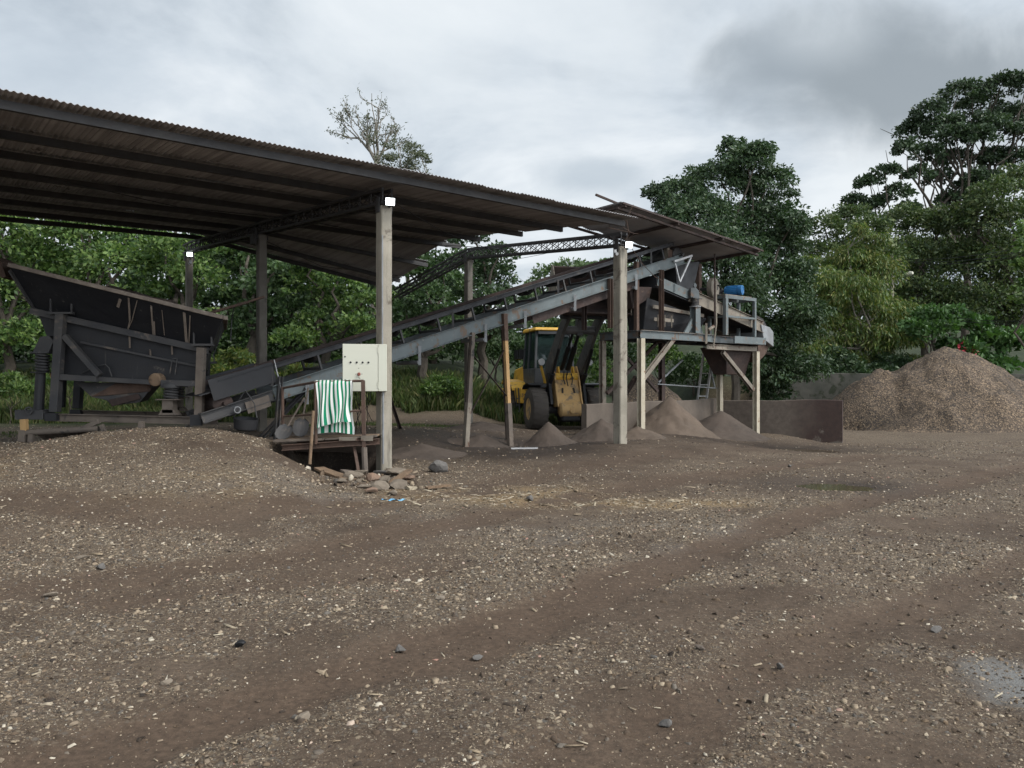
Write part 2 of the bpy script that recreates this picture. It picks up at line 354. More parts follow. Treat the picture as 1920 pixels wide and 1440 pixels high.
xs = np.unique(np.concatenate([np.linspace(-90, -14, 60), np.arange(-14, -6, .14), np.arange(-6, 6, .075), np.arange(6, 15, .14), np.linspace(15, 90, 60)]).round(4))
ys = np.unique(np.concatenate([np.linspace(-30, 1.2, 20), np.arange(1.2, 8, .06), np.arange(8, 18, .085), np.arange(18, 36.5, .2), np.linspace(36.5, 140, 50)]).round(4))
GX, GY = np.meshgrid(xs, ys); GZ = ground_z(GX, GY)
nx, ny = len(xs), len(ys); idx = np.arange(nx * ny).reshape(ny, nx)
quads = np.stack([idx[:-1, :-1], idx[:-1, 1:], idx[1:, 1:], idx[1:, :-1]], -1).reshape(-1, 4)
def ground_mat():
    m, nt, b = new_mat('yard_soil'); L = nt.links
    tc = nt.nodes.new('ShaderNodeTexCoord'); co = tc.outputs['Object']
    def att(n):
        a = nt.nodes.new('ShaderNodeAttribute'); a.attribute_name = n; return a.outputs['Fac']
    n1 = noise(nt, co, .9, 8, .62); r1 = ramp(nt, [(.3, (.055, .037, .025)), (.52, (.083, .058, .04)), (.75, (.122, .089, .063))]); L.new(n1.outputs[0], r1.inputs[0])
    n2 = noise(nt, co, 26, 6, .7); r2 = ramp(nt, [(.3, .62), (.7, 1.4)]); L.new(n2.outputs[0], r2.inputs[0])
    soil = mix(nt, 1., r1.outputs[0], r2.outputs[0], 'MULTIPLY')
    col = soil
    # layers of fine gravel, each stone its own tone
    for sc, lo, seed in ((150, .36, 0), (70, .5, 3.1), (36, .62, 8.7)):
        mp = nt.nodes.new('ShaderNodeMapping'); mp.inputs['Location'].default_value = (seed, seed * 1.3, 0); L.new(co, mp.inputs[0])
        nd = noise(nt, mp.outputs[0], sc * .6, 2); md = mix(nt, .012, mp.outputs[0], nd.outputs['Color'])
        v = nt.nodes.new('ShaderNodeTexVoronoi'); v.inputs['Scale'].default_value = sc; v.inputs['Randomness'].default_value = 1; L.new(md, v.inputs['Vector'])
        sx = nt.nodes.new('ShaderNodeSeparateColor'); L.new(v.outputs['Color'], sx.inputs[0])
        cr = ramp(nt, [(0, (.04, .030, .023)), (.25, (.09, .067, .047)), (.5, (.145, .107, .07)), (.72, (.10, .088, .075)), (.88, (.21, .16, .108)), (1, (.29, .24, .175))]); L.new(sx.outputs[0], cr.inputs[0])
        th = nt.nodes.new('ShaderNodeMath'); th.operation = 'MULTIPLY'; L.new(att('cover'), th.inputs[0]); th.inputs[1].default_value = .85
        th2 = nt.nodes.new('ShaderNodeMath'); th2.operation = 'SUBTRACT'; L.new(th.outputs[0], th2.inputs[0]); L.new(sx.outputs[1], th2.inputs[1])
        th3 = ramp(nt, [(0., 0.), (.06, 1.)]); ad = nt.nodes.new('ShaderNodeMath'); ad.operation = 'ADD'; ad.inputs[1].default_value = .32 - lo * .5; L.new(th2.outputs[0], ad.inputs[0]); L.new(ad.outputs[0], th3.inputs[0])
        dm = ramp(nt, [(.35, 1.), (.62, 0.)]); L.new(v.outputs['Distance'], dm.inputs[0])
        fm = nt.nodes.new('ShaderNodeMath'); fm.operation = 'MULTIPLY'; L.new(th3.outputs[0], fm.inputs[0]); L.new(dm.outputs[0], fm.inputs[1])
        col = mix(nt, fm.outputs[0], col, cr.outputs[0])
    ns = noise(nt, co, 45, 4, .7); rs = ramp(nt, [(.42, 0.), (.55, 1.)]); L.new(ns.outputs[0], rs.inputs[0])
    fm = nt.nodes.new('ShaderNodeMath'); fm.operation = 'MULTIPLY'; L.new(rs.outputs[0], fm.inputs[0]); L.new(att('straw'), fm.inputs[1])
    col = mix(nt, fm.outputs[0], col, (.24, .165, .085))
    ng = noise(nt, co, 120, 5, .7); rg = ramp(nt, [(.35, (.10, .098, .093)), (.65, (.235, .228, .215))]); L.new(ng.outputs[0], rg.inputs[0])
    gm = nt.nodes.new('ShaderNodeMath'); gm.operation = 'MULTIPLY'; L.new(att('grey'), gm.inputs[0]); gm.inputs[1].default_value = 1.
    col = mix(nt, gm.outputs[0], col, rg.outputs[0])
    tk = nt.nodes.new('ShaderNodeMath'); tk.operation = 'MULTIPLY'; L.new(att('track'), tk.inputs[0]); tk.inputs[1].default_value = .75
    col = mix(nt, tk.outputs[0], col, mix(nt, 1., (.088, .059, .04), r2.outputs[0], 'MULTIPLY'))
    # grassy banks
    nv = noise(nt, co, 1.3, 6, .7); rv = ramp(nt, [(.3, (.013, .021, .008)), (.7, (.036, .045, .018))]); L.new(nv.outputs[0], rv.inputs[0])
    col = mix(nt, att('green'), col, rv.outputs[0])
    wt = mix(nt, att('wet_shade'), (1, 1, 1), (.4, .39, .4)); col = mix(nt, 1., col, wt, 'MULTIPLY')
    L.new(col, b.inputs['Base Color'])
    rw = ramp(nt, [(0, .92), (1, .55)]); L.new(att('wet_shade'), rw.inputs[0]); L.new(rw.outputs[0], b.inputs['Roughness']); b.inputs['Specular IOR Level'].default_value = .25
    nb = noise(nt, co, 55, 8, .75); bp = nt.nodes.new('ShaderNodeBump'); bp.inputs['Strength'].default_value = .6; bp.inputs['Distance'].default_value = .03; L.new(nb.outputs[0], bp.inputs['Height'])
    L.new(bp.outputs[0], b.inputs['Normal'])
    return m
m_ground = ground_mat()
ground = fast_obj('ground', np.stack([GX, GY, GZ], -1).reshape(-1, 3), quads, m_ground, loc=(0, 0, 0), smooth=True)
tag(ground, kind='structure')
def vattr(o, name, val):
    a = o.data.attributes.new(name, 'FLOAT', 'POINT'); a.data.foreach_set('value', np.asarray(val, np.float32).ravel())
vattr(ground, 'cover', np.maximum(cover(GX, GY), .75 * sstep(22, 26, GY))); vattr(ground, 'straw', straw(GX, GY)); vattr(ground, 'track', track(GX, GY)); vattr(ground, 'grey', greyp(GX, GY)); vattr(ground, 'wet_shade', np.maximum(wet_shade(GX, GY), 1.6 * sstep(-4.2, -3.9, GX) * (1 - sstep(-2.3, -2.1, GX)) * sstep(12.6, 12.8, GY) * (1 - sstep(16.1, 16.3, GY))))  # last attribute joins real damp ground with painted shade inside the pit
gr = np.clip(sstep(25.2, 27.5, GY + (fbm(GX * .6, GY * .6, 61) - .5) * 3 + .35 * np.clip(-GX - 6, 0, 8)) * sstep(5, 2, GX) + sstep(34.6, 35.2, GY) + sstep(36, 40, GY), 0, 1)
gr = np.maximum(gr, .5 * np.exp(-(((GX + 3.2) / 2.2) ** 2 + ((GY - 22.3) / .6) ** 2)))
vattr(ground, 'green', gr)

# loose chips and pebbles lying all over the yard
def chip_mesh(n_s, x, y, z, size, flat, yaw, tilt):
    tm = []
    for k in range(10):
        n = n_s; a = np.sort(RNG.uniform(0, 2 * np.pi, n) * .35 + np.arange(n) / n * 2 * np.pi); rr = RNG.uniform(.6, 1.1, n); asp = RNG.uniform(.22, .8)
        base = np.stack([np.cos(a) * rr, np.sin(a) * rr * asp, np.full(n, -.3)], 1)
        top = np.stack([np.cos(a) * rr * .72, np.sin(a) * rr * asp * .72, RNG.uniform(.6, 1.1, n)], 1)
        tm.append(np.concatenate([base, top]))
    tm = np.array(tm); N = len(x); k = RNG.integers(0, 10, N); v = tm[k].copy()
    v[:, :, :2] *= size[:, None, None]; v[:, :, 2] *= (size * flat)[:, None]
    c, s = np.cos(tilt)[:, None], np.sin(tilt)[:, None]; X, Z = v[:, :, 0].copy(), v[:, :, 2].copy(); v[:, :, 0] = X * c - Z * s; v[:, :, 2] = X * s + Z * c
    c, s = np.cos(yaw)[:, None], np.sin(yaw)[:, None]; X, Y = v[:, :, 0].copy(), v[:, :, 1].copy(); v[:, :, 0] = X * c - Y * s; v[:, :, 1] = X * s + Y * c
    v += np.stack([x, y, z], -1)[:, None, :]
    n = n_s; q = [[i, (i + 1) % n, n + (i + 1) % n, n + i] for i in range(n)]
    if n == 4: q.append([4, 5, 6, 7])
    if n == 6: q += [[6, 7, 8, 9], [6, 9, 10, 11]]
    q = np.array(q); Q = (q[None] + (np.arange(N) * 2 * n)[:, None, None]).reshape(-1, 4)
    return v.reshape(-1, 3), Q
def scatter(nm, bands, mat, wfun, label=None, n_s=6):
    Xs, Ys, Sz = [], [], []
    for y0, y1, dens, med, sg in bands:
        area = (y1 - y0) * (.8 * (y0 + y1) + 2.4); n = int(area * dens)
        y = y0 + (y1 - y0) * np.sqrt(RNG.uniform(0, 1, n)) if y0 < .5 else np.sqrt(RNG.uniform(y0 ** 2, y1 ** 2, n)); x = RNG.uniform(-1, 1, n) * (.8 * y + 1.2)
        keep = RNG.uniform(0, 1, n) < wfun(x, y); x, y = x[keep], y[keep]
        Xs.append(x); Ys.append(y); Sz.append(np.clip(med * np.exp(RNG.normal(0, sg, len(x))), med * .4, .032))
    x, y, sz = map(np.concatenate, (Xs, Ys, Sz)); N = len(x)
    z = ground_z(x, y)
    inpit = (x > -4.0) & (x < -2.2) & (y > 12.65) & (y < 16.3); x, y, z, sz = x[~inpit], y[~inpit], z[~inpit], sz[~inpit]; N = len(x)
    v, q = chip_mesh(n_s, x, y, z + sz * .08, sz, RNG.uniform(.15, .5, N), RNG.uniform(0, 6.3, N), RNG.normal(0, .25, N))
    o = fast_obj(nm, v, q, mat, loc=(0, 0, 0)); tag(o, kind='stuff'); return o
m_chip = island_mat('chips', [(0, (.035, .027, .022)), (.2, (.088, .062, .042)), (.38, (.15, .107, .069)), (.5, (.10, .09, .079)), (.68, (.215, .165, .115)), (.9, (.315, .252, .178)), (.985, (.45, .40, .32)), (1, (.30, .16, .12))])
chips = scatter('wood_chips', [(1.6, 4.5, 3600, .0060, .66), (4.5, 8, 1650, .0086, .6), (8, 14, 560, .0122, .5), (14, 24, 110, .02, .5)], m_chip, lambda x, y: .09 + .85 * cover(x, y))
tag(chips, 'loose pale wood chips and pebbles scattered all over the brown yard', 'wood chips')
fines = scatter('gravel_fines', [(1.6, 4.5, 4200, .0036, .4), (4.5, 8, 1700, .0056, .4), (8, 13, 520, .0088, .4)], m_chip, lambda x, y: .16 + .84 * cover(x, y), n_s=4)
tag(fines, 'fine pale grit between the larger chips on the brown yard', 'grit')
m_straw = island_mat('straw', [(0, (.11, .085, .06)), (.5, (.23, .175, .115)), (1, (.36, .31, .23))])
def splinters():
    bands = [(1.8, 5, 26), (5, 9, 12), (9, 15, 5)]; X, Y = [], []
    for y0, y1, d in bands:
        n = int((y1 - y0) * (.8 * (y0 + y1) + 2.4) * d); y = RNG.uniform(y0, y1, n); x = RNG.uniform(-1, 1, n) * (.8 * y + 1.2)
        k = RNG.uniform(0, 1, n) < .25 + .75 * cover(x, y); X.append(x[k]); Y.append(y[k])
    n = 9000; x = RNG.uniform(-8.5, 4, n); y = RNG.uniform(8.6, 11.6, n); k = RNG.uniform(0, 1, n) < straw(x, y); X.append(x[k]); Y.append(y[k])
    x = np.concatenate(X); y = np.concatenate(Y); N = len(x); z = ground_z(x, y) + .006
    L = np.clip(.015 * np.exp(RNG.normal(0, .55, N)), .006, .06) * (.7 + y / 16); W = L * RNG.uniform(.06, .22, N) + .0015; a = RNG.uniform(0, 6.3, N); t = RNG.normal(0, .12, N)
    dx, dy, dz = np.cos(a) * L, np.sin(a) * L, np.sin(t) * L; px, py = -np.sin(a) * W, np.cos(a) * W; H = W * .8
    vs = np.stack([np.stack([x + sx * dx + sy * px, y + sx * dy + sy * py, z + sx * dz + hz * H], -1) for sx, sy, hz in ((-1, -1, 0), (1, -1, 0), (1, 1, 0), (-1, 1, 0), (-1, -.6, 1), (1, -.6, 1), (1, .6, 1), (-1, .6, 1))], 1)
    q = np.array([[4, 5, 6, 7], [0, 1, 5, 4], [1, 2, 6, 5], [2, 3, 7, 6], [3, 0, 4, 7]]); Q = (q[None] + (np.arange(N) * 8)[:, None, None]).reshape(-1, 4)
    o = fast_obj('wood_splinters', vs.reshape(-1, 3), Q, m_straw, loc=(0, 0, 0)); return tag(o, 'thin straw coloured wood splinters and shreds lying on the soil', 'splinters', kind='stuff')
splinters()
# puddles
def water_mat():
    m, nt, b = new_mat('muddy_water'); b.inputs['Base Color'].default_value = (.085, .068, .046, 1); b.inputs['Roughness'].default_value = .04; b.inputs['Specular IOR Level'].default_value = .5
    tc = nt.nodes.new('ShaderNodeTexCoord'); n = noise(nt, tc.outputs['Object'], 9, 3); bp = nt.nodes.new('ShaderNodeBump'); bp.inputs['Strength'].default_value = .03; nt.links.new(n.outputs[0], bp.inputs['Height']); nt.links.new(bp.outputs[0], b.inputs['Normal']); return m
m_water = water_mat()
def puddle(cx, cy, rx, ry, lift, label):
    mb = MB(); n = 48
    z = float(np.mean(ground_z(cx + np.array([0, .15, -.15, 0, 0]), cy + np.array([0, 0, 0, .15, -.15])))) + lift
    mb.prism([(cx + math.cos(2 * math.pi * k / n) * rx, cy + math.sin(2 * math.pi * k / n) * ry, z) for k in range(n)], (0, 0, -.08))
    return tag(obj('puddle', mb, m_water), label, 'puddle', kind='structure')
puddle(4.72, 11.35, .75, .62, .034, 'small brown puddle lying alone in the open yard')
puddle(6.9, 20.2, 2.6, .85, .05, 'long shallow muddy puddle in front of the bunker wall')
# ================================================================ SHED
def gz(x, y): return float(ground_z(np.array([x]), np.array([y]))[0])
def hA(s): return np.interp(s, [-1.2, -.8, 0, 11.3], [5.02, 5.02, 5.05, 5.78])
def hB(s): return np.interp(s, [-1.2, 0, 5.9, 10.4], [4.97, 5.0, 5.47, 4.62])
def roof_z(t, s):
    a, b = hA(s), hB(s)
    return np.where(t < 0, a + .02 * t * np.clip(s, 0, 11) / 11, a + (b - a) * np.clip(t / 5.96, 0, 1.15))
shed = thing('open_shed', 'long open sided shed with dark corrugated roof on square concrete columns', 'shed', S(0, 0, gz(*A0)))
def shed_roof():
    vs, fs = [], []; rng = random.Random(3)
    rows = [(-.85, 1.15), (1.0, 2.75), (2.6, 4.45), (4.3, 6.15), (6.0, 7.85), (7.7, 9.5), (9.35, 10.98)]
    ends = [5.62, 5.45, 5.25, 5.15, 5.3, 5.75, 5.8]
    for ri, (s0, s1) in enumerate(rows):
        allt = np.arange(-13.5, ends[ri], .0127)
        for k0 in range(0, len(allt) - 1, 66):          # one corrugated sheet after another, each slightly shifted
            ts = allt[k0:k0 + 68]; nt_ = len(ts); o = len(vs)
            if nt_ < 2: continue
            wav = .010 * np.cos(ts / .0762 * 2 * np.pi); jit = rng.uniform(-.03, .03); lift = rng.uniform(-.002, .004)
            for k, ss in enumerate(np.linspace(0, 1, 5)):
                sv = s0 + (s1 - s0) * ss + (jit if k in (0, 4) else 0) + np.zeros(nt_)
                if ri == 6 and k == 4: sv = sv - np.clip(ts, 0, 6) * .13
                if ri == 6 and k == 3: sv = sv - np.clip(ts, 0, 6) * .09
                z = roof_z(ts, sv) + wav + .05 + .010 * ss + lift
                q = A0[None] + ts[:, None] * U + sv[:, None] * V
                for th in (0, .006): vs.extend(np.concatenate([q, (z + th)[:, None]], 1).tolist())
            st = 2 * nt_
            for k in range(4):
                for j in range(nt_ - 1):
                    a = o + k * st + j; b = a + 1; c = a + st + 1; d = a + st
                    fs.append((a, d, c, b)); fs.append((a + nt_, b + nt_, c + nt_, d + nt_))
                for a, fl in ((o + k * st + nt_ - 1, 0), (o + k * st, 1)):
                    f = (a, a + st, a + st + nt_, a + nt_); fs.append(f[::-1] if fl else f)
            for k in (0, 4):
                for j in range(nt_ - 1):
                    a = o + k * st + j; f = (a, a + 1, a + 1 + nt_, a + nt_); fs.append(f if k == 0 else f[::-1])
    mb = MB(); mb.v = vs; mb.f = fs
    return obj('roof_sheeting', mb, m_roofs, shed, smooth=True)
roof = shed_roof()
def rz(t, s): return float(roof_z(np.array(float(t)), np.array(float(s))))
for s in (-.55, 1.1, 2.55, 4.3, 6.0, 7.75, 9.4, 10.85):
    mb = MB(); te = 5.5 if s < 1 else (5.2 if s < 6 else 5.75)
    s2 = s - (.72 if s > 10 else 0)
    for (ta, sa), (tb, sb) in (((-13.4, s), (-5.96, s)), ((-5.96, s), (0, s)), ((0, s), (te, s2))):
        mb.beam(S(ta, sa, rz(ta, sa) - .055), S(tb, sb, rz(tb, sb) - .055), .07, .115)
    obj('purlin', mb, m_truss, shed)
def truss(t, s1, d0, d1):
    mb = MB(); h = lambda s: rz(t, s) - .15
    pts = [s for s in np.arange(-.12, s1 + .01, .42)]
    for a, b in zip(pts[:-1], pts[1:]):
        for sd in (-.09, .09):
            o = U3 * sd
            mb.beam(S(t, a, h(a)) + o, S(t, b, h(b)) + o, .045, .05); mb.beam(S(t, a, h(a) - d0) + o, S(t, b, h(b) - d0) + o, .045, .05)
            mb.beam(S(t, a, h(a) - d0 + .02) + o * .8, S(t, b, h(b) - .02) + o * .8, .014, .014); mb.beam(S(t, a, h(a) - .02) + o * .8, S(t, b, h(b) - d0 + .02) + o * .8, .014, .014)
            mb.beam(S(t, a, h(a) - d0 + .03) + o, S(t, a, h(a) - .03) + o, .02, .03)
        mb.beam(S(t, a, h(a) - d0) - U3 * .07, S(t, a, h(a) - d0) + U3 * .07, .03, .03)
    obj('truss', mb, m_truss, shed)
truss(0, 12.2, .24, .24); truss(5.96, 10.3, .25, .25); truss(-5.96, 11.5, .24, .24)
def column(t, s, top, w=.31, name='column', dmat=m_conc):
    q = S(t, s, 0); g = gz(q[0], q[1]) - .3; mb = MB()
    if t == 0 and s == 0: g -= 1.4
    n = 9
    for k in range(n):
        pass
    h = w / 2; ax = (U3, V3)
    loop = [(-h + .02, -h), (h - .02, -h), (h, -h + .02), (h, h - .02), (h - .02, h), (-h + .02, h), (-h, h - .02), (-h, -h + .02)]
    zs = np.linspace(g, top, n); vs = []
    for i, z in enumerate(zs):
        for a, b in loop: vs.append(q * [1, 1, 0] + U3 * (a + random.uniform(-.003, .003)) + V3 * (b + random.uniform(-.003, .003)) + Z3 * z)
    m = len(loop); mb.add(vs, [(i * m + k, i * m + (k + 1) % m, (i + 1) * m + (k + 1) % m, (i + 1) * m + k) for i in range(n - 1) for k in range(m)] + [tuple(range(m))[::-1], tuple(range((n - 1) * m, n * m))])
    return obj(name, mb, dmat, shed)
ctop = {}
for t, s in ((0, 0), (5.96, 0), (0, 5.9), (5.96, 5.9), (0, 11.8), (-5.96, 0), (-5.96, 5.9)):
    top = rz(t, min(s, 11)) - .42 - (.0 if s else .02); 
    if s == 11.8: top -= .1
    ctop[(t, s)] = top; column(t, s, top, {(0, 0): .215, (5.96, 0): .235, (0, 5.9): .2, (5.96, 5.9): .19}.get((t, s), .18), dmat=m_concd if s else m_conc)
    mb = MB(); q = S(t, s, top); mb.box(q + Z3 * .012, (.16, .16, .02), (U3, V3, Z3)); mb.box(q + Z3 * .02 + U3 * .125, (.02, .12, .26), (U3, V3, Z3)); mb.box(q + Z3 * .02 - U3 * .125, (.02, .12, .26), (U3, V3, Z3))
    obj('bracket', mb, m_truss, shed)
mb = MB(); q = S(0, 5.9, ctop[(0, 5.9)]); mb.box(q - U3 * .2 - Z3 * .12, (.06, .25, .24), (U3, V3, Z3)); obj('bracket', mb, m_truss, shed)
# loose wires over the front column tops
mb = MB()
for k in range(3):
    a = S(5.96, -.1, ctop[(5.96, 0)] + .05); mb.path([a, a + [.12 + .1 * k, -.05, .22], a + [.05 - .2 * k, -.1, .55 - .1 * k], a + [.2 - .25 * k, -.15, .85 - .2 * k]], .008, 5)
mb.path([S(5.9, -.2, 4.72), S(7, .3, 4.35), S(8.5, 1.2, 4.25), S(9.6, 1.9, 4.32)], .008, 5)
obj('wire', mb, m_rust, shed)
mb = MB()
mb.path([S(.1, -.1, 4.7), S(2, 1.2, 4.62), S(4, 2.5, 4.7), S(5.4, 3.4, 4.9)], .008, 5); mb.path([S(-5, 3, 5.0), S(-2.5, 3.4, 4.86), S(0, 3.6, 5.0), S(3, 3.8, 4.85), S(5.6, 4, 5.05)], .008, 5)
mb.path([S(0, 6, 4.95), S(2, 7, 4.6), S(5, 8.2, 4.75)], .008, 5)
obj('wire', mb, m_cable, shed)

def floodlight(c, n, label, size=.2):
    n = nrm(n); r = nrm(np.cross(n, Z3)); u = np.cross(r, n)
    o = thing('floodlight', label, 'floodlight', c, group='lit floodlights on the shed columns')
    mb = MB(); mb.box(np.asarray(c), (size, .05, size * .8), (r, n, u)); 
    for k in range(6): mb.box(np.asarray(c) - n * .04 + r * (k - 2.5) * size / 6.5, (.008, .03, size * .7), (r, n, u))
    obj('housing', mb, m_btn, o, bevel=.006)
    mb = MB(); mb.box(np.asarray(c) + n * .028, (size * .88, .008, size * .68), (r, n, u)); obj('lamp_panel', mb, m_led, o)
    mb = MB(); mb.box(np.asarray(c) - n * .06 - u * .06, (.03, .08, .1), (r, n, u)); obj('bracket', mb, m_btn, o)
floodlight(P(731, 378, 13.28), (.35, -1, -.25), 'bright floodlight on the nearest column beside the control cabinet', .175)
floodlight(P(1178.5, 459, 16.98), (.35, -1, -.2), 'bright floodlight on the right front column under the small canopy', .19)
floodlight(P(356, 477, 22.42), (.3, -1, -.1), 'small bright floodlight on the far column behind the feeder', .17)
def camera_unit(c, label):
    o = thing('security_camera', label, 'camera', c); mb = MB(); mb.tube(np.asarray(c), np.asarray(c) + [.02, -.12, -.02], .035, .035, 12); obj('housing', mb, m_silver, o, smooth=True)
    mb = MB(); mb.box(np.asarray(c) + [0, .02, .05], (.05, .05, .09)); obj('bracket', mb, m_silver, o)
camera_unit(P(1154, 476, 17.0), 'small pale security camera on the right front column')
camera_unit(P(357, 494, 22.4), 'small dark camera below the floodlight on the far column')

# ---------------------------------------------------------------- control cabinet on the nearest column (faces the front)
cab = thing('control_cabinet', 'cream metal control cabinet with buttons and switch mounted on the nearest column', 'control cabinet', P(684, 690, 13.2))
fr = nrm([.20, -1, 0]); rr_ = nrm(np.cross(fr, Z3)) * -1; rr_ = np.array([-fr[1], fr[0], 0]); 
if rr_[0] < 0: rr_ = -rr_
cc = P(684, 689.5, 13.12); w_, h_ = 82 / F * 13.1 * 1.0, 89 / F * 13.1
bd = -fr
mb = MB(); mb.box(cc + bd * .13, (w_, .24, h_), (rr_, bd, Z3)); body = obj('body', mb, m_cab, cab, bevel=.006)
mb = MB(); dw = w_ * .795; dc = cc - rr_ * (w_ - dw) / 2
mb.box(dc, (dw - .006, .022, h_ - .006), (rr_, bd, Z3)); door = obj('door', mb, m_cab, cab, bevel=.005)
mb = MB(); mb.box(cc + rr_ * (dw / 2 + .002), (w_ - dw - .006, .02, h_ - .006), (rr_, bd, Z3)); obj('side_panel', mb, m_cab, cab, bevel=.005)
for px in (657.5, 669, 680, 691):
    q = P(px, 679.5, 13.1); q = q - fr * np.dot(q - dc, fr) + fr * .011
    mb = MB(); mb.lathe(q, fr, [(.017, 0), (.017, .008), (.012, .012), (.012, .018)], 14); obj('button', mb, m_btn, door, smooth=True)
q = P(673, 701.5, 13.1); q = q - fr * np.dot(q - dc, fr) + fr * .011
mb = MB(); mb.lathe(q, fr, [(.03, 0), (.028, .012), (.018, .016)], 18); mb.box(q + fr * .03, (.016, .03, .055), (rr_, fr, Z3)); obj('switch_knob', mb, m_knob, door)
mb = MB()
for dx, dz in ((-.05, 0), (.05, .002), (.0, -.055), (.005, -.07), (.015, -.07), (-.005, .1)): mb.box(q + rr_ * dx + Z3 * dz + fr * .001, (.014, .003, .009), (rr_, fr, Z3))
obj('marking', mb, m_btn, door)
for py in (669, 712.5):
    q = P(647, py, 13.1); q = q - fr * np.dot(q - dc, fr) + fr * .011
    mb = MB(); mb.lathe(q, fr, [(.014, 0), (.014, .006), (.006, .009)], 12); obj('lock', mb, m_btn, door, smooth=True)
mb = MB(); rc = random.Random(5)
for k in range(9):
    x0 = 664 + k * 3.8; a = P(x0, 733, 13.28); b = P(x0 + rc.uniform(-8, 10), 795 + rc.uniform(-10, 25), 13.5); mid = (a + b) / 2 + [rc.uniform(-.08, .08), 0, -.06]
    mb.path([a, a + [0, 0, -.15], mid, b], .006, 5)
obj('cable', mb, m_cable, cab)
mb = MB()
for dz_ in (-.3, .3): mb.tube(cc + rr_ * (dw - w_ / 2 - .004) + Z3 * (dz_ - .05) + fr * .012, cc + rr_ * (dw - w_ / 2 - .004) + Z3 * (dz_ + .05) + fr * .012, .009, n=8)
obj('hinge', mb, m_cab, cab)
mb = MB(); a_ = P(716, 733, 13.28); mb.tube(a_ + [.02, 0, .02], [a_[0] + .02, a_[1], .12], .018, n=8); mb.tube(cc + rr_ * .3 + Z3 * (h_ / 2) + bd * .12, cc + rr_ * .3 + Z3 * (h_ / 2 + 1.9) + bd * .14, .014, n=8); obj('conduit', mb, m_grey, cab, smooth=True)

# ---------------------------------------------------------------- small canopy over the screen
can = thing('canopy', 'small tilted corrugated canopy on thin rusty posts over the screening platform', 'canopy', S(10.8, 2.4, .1))
C1, C2, C3 = P(1165, 379, 19.4), P(1428, 469, 23.1), P(1308, 491, 24.6); C4 = C1 + (C3 - C2)
mb = MB(); e1, e2 = C2 - C1, C4 - C1; n_ = nrm(np.cross(e1, e2)); n_ = n_ if n_[2] > 0 else -n_
N1 = 600; vs = []; L1 = np.linalg.norm(e1)
for th in (0, .008):
    for i in range(N1 + 1):
        for j in range(3): vs.append(C1 + e1 * i / N1 + e2 * j / 2 + n_ * (.010 * math.cos(i / N1 * L1 / .0762 * 2 * math.pi) + th + (.02 * math.sin(i * .09) if j != 1 else 0)))
m_ = (N1 + 1) * 3; fs = []
for i in range(N1):
    for j in range(2):
        a = i * 3 + j; fs += [(a, a + 1, a + 4, a + 3), (a + m_, a + m_ + 3, a + m_ + 4, a + m_ + 1)]
    fs += [(i * 3, i * 3 + 3, i * 3 + 3 + m_, i * 3 + m_), (i * 3 + 2, i * 3 + 2 + m_, i * 3 + 5 + m_, i * 3 + 5)]
mb.add(vs, fs); obj('roof_sheeting', mb, m_roofs, can, smooth=True)
for k in (.02, .36, .68, .97):
    mb = MB(); a = C1 + e1 * k - n_ * .065; mb.beam(a - e2 * .02, a + e2 * 1.02, .06, .08, n_); obj('purlin', mb, m_rustd, can)
mb = MB(); mb.beam(C1 - n_ * .13 + e2 * .06, C2 - n_ * .13 + e2 * .06, .06, .06, n_); mb.beam(C4 - n_ * .13 - e2 * .06, C3 - n_ * .13 - e2 * .06, .06, .06, n_); obj('rafter', mb, m_rustd, can)
mb = MB(); mb.beam(C1 - n_ * .03 - e2 * .02, C2 - n_ * .03 - e2 * .02, .04, .05, n_); obj('edge_strip', mb, m_rustd, can)
mb = MB(); mb.beam(P(1117, 365, 19.3), P(1166, 385, 19.7), .05, .05); obj('loose_bar', mb, m_rustd, can)
PLZ = 2.99
def post(px, top, d, w, mat, base=PLZ, nm='post'):
    a = P(px, 700, d); mb = MB(); mb.channel([a[0], a[1], base], [a[0] + .0, a[1], top], w, w, 1, .012, U3) if w > .06 else mb.tube([a[0], a[1], base], [a[0], a[1], top], w / 2, n=10); obj(nm, mb, mat, can)
post(1313, 5.28, 24.2, .13, m_rust); post(1340, 5.4, 23.0, .05, m_rustd); post(1196, 4.9, 21.3, .1, m_rust); 
mb = MB(); mb.beam(P(1256, 469, 22.3), P(1256, 500, 22.3), .12, .12); obj('post', mb, m_rust, can)
# ================================================================ CONVEYOR (along the shed's length, line s = 3)
def cz(t): return 1.29 + (t + 1.08) * .314            # height of the side beam centre
SN, SF = 2.55, 3.45
cd = nrm(U3 + Z3 * .314); cu = nrm(np.cross(np.cross(cd, Z3), cd))
conv = thing('belt_conveyor', 'long inclined belt conveyor with blue grey side beams rising from feeder to screen', 'conveyor', S(1, 3, .1))
T0, T1 = -1.95, 11.3
for s, sd in ((SN, -1), (SF, 1)):
    mb = MB(); mb.channel(S(-1.0, s, cz(-1.0)), S(T1, s, cz(T1)), .08, .30, -sd, .014, cu)
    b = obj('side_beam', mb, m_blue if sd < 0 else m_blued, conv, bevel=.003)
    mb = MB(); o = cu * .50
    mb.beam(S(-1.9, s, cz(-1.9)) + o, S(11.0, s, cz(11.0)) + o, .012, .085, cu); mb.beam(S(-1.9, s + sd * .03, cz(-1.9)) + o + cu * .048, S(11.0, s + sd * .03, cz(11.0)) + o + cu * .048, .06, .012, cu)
    obj('belt_skirt', mb, m_rustd if sd > 0 else m_black, conv)
